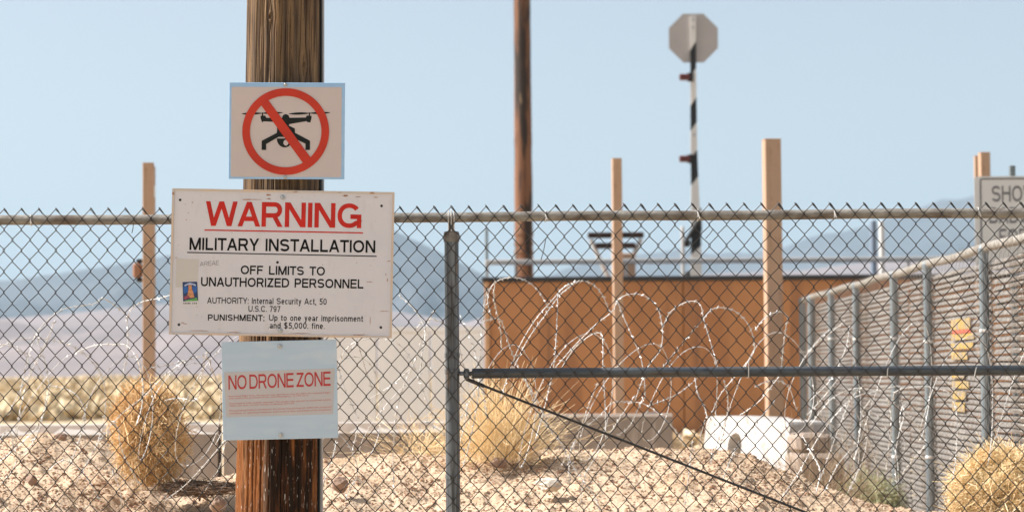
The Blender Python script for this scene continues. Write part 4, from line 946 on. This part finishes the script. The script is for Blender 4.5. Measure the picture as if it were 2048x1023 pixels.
far = [[(1614, 830), (1650, 790), (1682, 750)], [(1640, 960), (1665, 890), (1696, 809), (1716, 778)], [(1666, 770), (1691, 786), (1709, 818), (1732, 868), (1750, 918), (1757, 960)], [(1620, 850), (1660, 800), (1690, 782), (1714, 776), (1741, 779), (1768, 793), (1795, 813), (1827, 840), (1850, 880)],
    [(1786, 800), (1790, 784), (1813, 775), (1850, 772), (1877, 777), (1899, 786), (1911, 813), (1915, 854), (1911, 922), (1905, 960)], [(1741, 820), (1764, 841), (1782, 877), (1795, 922), (1797, 967)], [(1804, 798), (1808, 830), (1795, 880), (1790, 930), (1797, 990)], [(1640, 825), (1680, 868), (1700, 905), (1709, 945), (1696, 985)],
    [(1728, 830), (1718, 868), (1718, 913), (1710, 967)], [(1700, 980), (1728, 910), (1735, 860), (1725, 825), (1740, 800)], [(1775, 793), (1783, 840), (1778, 890), (1772, 940)], [(1650, 980), (1675, 930), (1700, 900)], [(1605, 870), (1620, 900), (1640, 940), (1632, 985)], [(1560, 1000), (1600, 940), (1640, 870), (1700, 800), (1760, 780), (1800, 770)], [(1805, 945), (1825, 920), (1850, 890)],
    [(1835, 815), (1810, 808), (1800, 840), (1812, 900)], [(1620, 800), (1660, 760), (1690, 700), (1700, 650)]]
razor(traced(far, 11.3, 4), 'collapsed razor wire loops in front of the slatted side fence', (PX(1760, 11.4), 11.4, .5))
# thin inner spirals
def helix(x0, x1, yc, zc, rad_, turns, seed):
    t = np.linspace(0, turns*2*math.pi, int(turns*34)); u = t/t[-1]
    rj = rad_*(1+.22*fbm(t*.25, t*0, seed, 2)*2)
    return np.column_stack((x0+(x1-x0)*u + .11*np.sin(t+.6)+fbm(t*.3, t*0, seed+3, 2)*.12, yc+rj*.55*np.sin(t), zc+rj*np.cos(t)+fbm(t*.2, t*0, seed+5, 2)*.1))
z_of = lambda py: P(1000, py, 11)[2]
razor([helix(-2.35, -.45, 11.1, z_of(810), .26, 7, 500)], 'thin continuous razor coil lying on the dirt at the left', (-1.4, 11.1, .6), .0015, .05, .007)
razor([helix(-.35, 3.0, 11.15, z_of(795), .27, 11, 520)], 'thin continuous razor coil behind the brace rail at the right', (1.3, 11.1, .6), .0015, .05, .007)

# ------------------------------------------------------------------ tumbleweeds and brush
def weed(name, label, cat, base, rx, ry, rzz, n, m, seed, up=.0, r0=.0013, curl=1.0, grp=None, seglen=1.0, shade=None):
    r_ = np.random.default_rng(seed); t = thing(name, label, cat, base, grp)
    u = r_.normal(size=(n, 3)); u /= np.linalg.norm(u, axis=1)[:, None]; u[:, 2] = np.abs(u[:, 2])*(1-up)+up*(1+.3*r_.random(n)); u /= np.linalg.norm(u, axis=1)[:, None]
    R3 = np.array([rx, ry, rzz])
    if up < .5:
        u = r_.normal(size=(n, 3)); u /= np.linalg.norm(u, axis=1)[:, None]
        ctr = np.array(base)+np.array([0, 0, rzz*.97])
        s0 = r_.uniform(0, .9, n)**.5; s1 = np.minimum(s0+r_.uniform(.15, .4, n)*seglen, 1.08)
        lump = .94+.28*fbm(u[:, 0]*2.4+seed, u[:, 2]*2.4+u[:, 1], seed, 3)
        P0 = ctr + u*R3*(s0*lump)[:, None]; P1 = ctr + u*R3*(s1*lump)[:, None] + r_.normal(size=(n, 3))*R3*.15*curl
    else:
        b0 = r_.normal(size=(n, 2))*.42; ln_ = r_.uniform(.25, 1.0, n)**.8
        P0 = np.array(base)+np.column_stack((b0[:, 0]*rx, b0[:, 1]*ry, r_.uniform(0, .9, n)*rzz*r_.random(n)))
        P1 = P0+np.column_stack(((b0[:, 0]*.9+r_.normal(size=n)*.5*curl)*rx, (b0[:, 1]*.9+r_.normal(size=n)*.5)*ry, rzz*ln_*1.2*np.exp(-b0[:, 0]**2*1.5)))
    k = 5
    side = r_.normal(size=(n, 3))*R3*.10*curl
    tt = np.linspace(0, 1, k)[None, :, None]
    pts = P0[:, None]*(1-tt)+P1[:, None]*tt + side[:, None]*np.sin(tt*math.pi*1.5)
    pts[..., 2] = np.maximum(pts[..., 2], base[2]-.02)
    tg = np.gradient(pts, axis=1); tg /= np.linalg.norm(tg, axis=2)[..., None]+1e-9
    a = np.cross(tg, r_.normal(size=(n, 1, 3))); a /= np.linalg.norm(a, axis=2)[..., None]+1e-9; b = np.cross(tg, a)
    rad_ = (r0*r_.uniform(.6, 1.3, n))[:, None]*np.linspace(1, .45, k)[None, :]
    ang = np.arange(3)*2*math.pi/3
    V = pts[:, :, None, :] + rad_[..., None, None]*(np.cos(ang)[None, None, :, None]*a[:, :, None, :]+np.sin(ang)[None, None, :, None]*b[:, :, None, :])
    idx = np.arange(n*k*3).reshape(n, k, 3); nx = np.roll(idx, -1, 2)
    F4 = np.stack((idx[:, :-1], nx[:, :-1], nx[:, 1:], idx[:, 1:]), -1).reshape(-1, 4).tolist()
    mb = MB(); mb.v = [V.reshape(-1, 3)]; mb.f = F4; mb.n = n*k*3; mb.build('twigs', m, t, kind='stuff')
    st_ = MB()
    for i in range(7):
        q = np.array(base)+np.array([r_.normal()*rx*.3, r_.normal()*ry*.3, rzz*r_.uniform(.4, .9)])
        st_.tube(spline([base, (np.array(base)+q)/2+r_.normal(size=3)*.02, q], 5), np.linspace(.005, .002, 11), 5)
    st_.build('stem', m, t); return t
m_tw = mat('golden_brown_twigs', (.90, .68, .40), .8, var=(.66, .43, .21), scale=(9, 9, 9))
m_tw2 = mat('pale_straw_twigs', (.90, .75, .50), .8, var=(.84, .64, .37), scale=(12, 12, 12))
m_tw3 = mat('grey_brown_twigs', (.40, .30, .20), .8, var=(.26, .19, .13), scale=(9, 9, 9))
m_gr = mat('grey_green_leaves', (.36, .38, .20), .8, var=(.52, .50, .32), scale=(9, 9, 9))
def onb(px, Y): x = PX(px, Y); return (x, Y, float(berm_z(x, Y))+.0)
k_ = 11.6/F
weed('tumbleweed', 'round golden brown tumbleweed resting left of the wooden pole', 'tumbleweed', (PX(296, 11.6), 11.6, P(296, 972, 11.6)[2]), 78*k_, .17, 104*k_, 6500, m_tw, 21, r0=.0022, curl=1.0, seglen=.32)
weed('dry_bush', 'tall pale straw bush standing right of the steel fence post', 'bush', (PX(1000, 12.2), 12.2, P(1000, 925, 12.2)[2]), .20, .14, .30, 850, m_tw2, 22, up=.62, r0=.0016, curl=.9)
weed('dry_bush', 'low sparse yellow bush left of the steel fence post', 'bush', (PX(850, 12.6), 12.6, P(850, 925, 12.6)[2]), .22, .12, .20, 170, m_tw2, 23, up=.5, r0=.0014, seglen=1.8)
weed('tumbleweed', 'dense pale yellow tumbleweed in the lower right corner', 'tumbleweed', (PX(2015, 11.4), 11.4, P(2010, 1120, 11.4)[2]), 118*k_, .24, 112*k_, 22000, m_tw2, 24, r0=.0026, curl=.7, seglen=.28)
weed('green_bush', 'low grey green bush at the foot of the slatted fence', 'bush', (PX(1735, 16.4), 16.4, .0),   .24, .2, .24, 1300, m_gr, 25, up=.3, r0=.0032, curl=1.3)
weed('dry_bush', 'dead brown brush piled between the white block and the slatted fence', 'bush', (PX(1640, 15.2), 15.2, .15), .25, .2, .42, 700, m_tw3, 26, up=.6, r0=.0016, seglen=1.8, curl=1.4)

# ------------------------------------------------------------------ stones
def ico():
    t = (1+5**.5)/2; v = np.array([(-1, t, 0), (1, t, 0), (-1, -t, 0), (1, -t, 0), (0, -1, t), (0, 1, t), (0, -1, -t), (0, 1, -t), (t, 0, -1), (t, 0, 1), (-t, 0, -1), (-t, 0, 1)])/math.sqrt(1+t*t)
    f = [(0, 11, 5), (0, 5, 1), (0, 1, 7), (0, 7, 10), (0, 10, 11), (1, 5, 9), (5, 11, 4), (11, 10, 2), (10, 7, 6), (7, 1, 8), (3, 9, 4), (3, 4, 2), (3, 2, 6), (3, 6, 8), (3, 8, 9), (4, 9, 5), (2, 4, 11), (6, 2, 10), (8, 6, 7), (9, 8, 1)]
    return v, np.array(f)
iv, if_ = ico()
def gravel(name, n, smin, smax, m, seed, ylo=10.1, yhi=13.2):
    r_ = np.random.default_rng(seed); x = r_.uniform(-2.7, 2.9, n); y = r_.uniform(ylo, yhi, n)
    cl = fbm(x*2.5, y*2.5, seed, 3); keep = cl > r_.uniform(-.5, .25, n); x = x[keep]; y = y[keep]; n = len(x)
    s = smin*(smax/smin)**(r_.random(n)**2.2); z = berm_z(x, y)+.006+np.clip((y-10)/.5, 0, 1)*(np.abs(fbm(x*13, y*13, 50, 3))*.032+fbm(x*35, y*35, 60, 3)*.015)+s*.1
    V = iv[None]*(1+.32*r_.normal(size=(n, 12, 1))*.6)*(s[:, None, None]*np.stack((r_.uniform(.8, 1.4, n), r_.uniform(.8, 1.3, n), r_.uniform(.5, .9, n)), 1)[:, None, :])
    an = r_.uniform(0, 6.28, n); c, q = np.cos(an)[:, None], np.sin(an)[:, None]
    V = np.stack((V[..., 0]*c-V[..., 1]*q, V[..., 0]*q+V[..., 1]*c, V[..., 2]), -1) + np.stack((x, y, z), 1)[:, None]
    Fs = (if_[None]+12*np.arange(n)[:, None, None]).reshape(-1, 3).tolist()
    mb = MB(); mb.v = [V.reshape(-1, 3)]; mb.f = Fs; mb.n = 12*n; return mb.build(name, m, kind='stuff')
m_g1 = mat('tan_pebbles', (.46, .33, .22), .9, var=(.58, .46, .34), scale=(15, 15, 15))
m_g2 = mat('red_brown_pebbles', (.27, .14, .085), .9, var=(.38, .23, .15), scale=(15, 15, 15))
gravel('gravel', 60000, .0026, .011, m_g1, 31); gravel('gravel', 34000, .0024, .010, m_g2, 32)
def rock(px, py, wpx, hpx, m, label, seed, Y=11.6):
    a = P(px, py, Y); r_ = np.random.default_rng(seed); v = iv.copy(); f = if_.tolist()
    for _ in range(2):   # subdivide
        e = {}; v = v.tolist(); nf = []
        def mid_(a_, b_):
            kk = (min(a_, b_), max(a_, b_))
            if kk not in e: q = np.array(v[a_])+np.array(v[b_]); q /= np.linalg.norm(q); v.append(q.tolist()); e[kk] = len(v)-1
            return e[kk]
        for (a_, b_, c_) in f: x_, y_, z_ = mid_(a_, b_), mid_(b_, c_), mid_(c_, a_); nf += [(a_, x_, z_), (b_, y_, x_), (c_, z_, y_), (x_, y_, z_)]
        f = nf; v = np.array(v)
    for _ in range(7):
        d = r_.normal(size=3); d /= np.linalg.norm(d); h = r_.uniform(.55, .85); dd = v@d; v = v - np.outer(np.clip(dd-h, 0, None), d)
    v = v*(1+.05*r_.normal(size=(len(v), 1)))*np.array([wpx/2*Y/F, wpx*.4*Y/F, hpx/2*Y/F*1.15])+a
    o = MB().add(v, f).build('rock', m, label=label, category='rock')
m_rw = mat('pale_stone', (.62, .56, .49), .9, var=(.50, .42, .34), scale=(12, 12, 12), bump=.4)
m_rb = mat('brown_stone', (.22, .14, .10), .9, var=(.34, .23, .17), scale=(12, 12, 12), bump=.4)
rock(1098, 970, 56, 30, m_rw, 'pale white stone on the dirt slope below the diagonal rod', 1, 11.5)
rock(682, 967, 36, 30, m_rb, 'brown stone on the dirt just right of the wooden pole', 2, 11.5)
rock(998, 925, 32, 24, m_rb, 'brown stone under the straw bush', 3, 12.1)
rock(60, 888, 36, 26, m_rw, 'pale clod near the top of the left dirt mound', 4, 12.3)
rock(122, 876, 30, 20, m_rb, 'brown clod on the crest of the left dirt mound', 5, 12.4)
rock(435, 1008, 34, 30, m_rb, 'dark stone at the foot of the wooden pole on its left', 6, 11.1)
rock(62, 960, 24, 20, m_rb, 'small brown stone low on the left dirt mound', 7, 11.6)
rock(340, 967, 40, 20, m_rw, 'pale stone beside the foot of the round tumbleweed', 8, 12.0)
# dark twig mat standing in for the tumbleweed's cast shadow
weed('dry_bush', 'flat dark twig mat standing in for the shadow between the tumbleweed and the wooden pole', 'shadow stand-in', (PX(400, 11.5), 11.5, P(400, 990, 11.5)[2]), .20, .16, .035, 1400, mat('shadow_dark_twigs', (.12, .08, .055), .9, var=(.22, .14, .09), scale=(20, 20, 20)), 27, r0=.0018, curl=1.4)

# ------------------------------------------------------------------ haze
hz = MB().box((0, 10500, 697), (50000, 29000, 1406))
m_hz = bpy.data.materials.new('air'); m_hz.use_nodes = True; n = m_hz.node_tree; n.nodes.clear()
pv = n.nodes.new('ShaderNodeVolumePrincipled'); pv.inputs['Color'].default_value = (.64, .83, 1.0, 1); pv.inputs['Density'].default_value = 6.5e-5; pv.inputs['Anisotropy'].default_value = 0.1
oo = n.nodes.new('ShaderNodeOutputMaterial'); n.links.new(pv.outputs[0], oo.inputs['Volume'])
hz.build('haze', m_hz, kind='stuff')
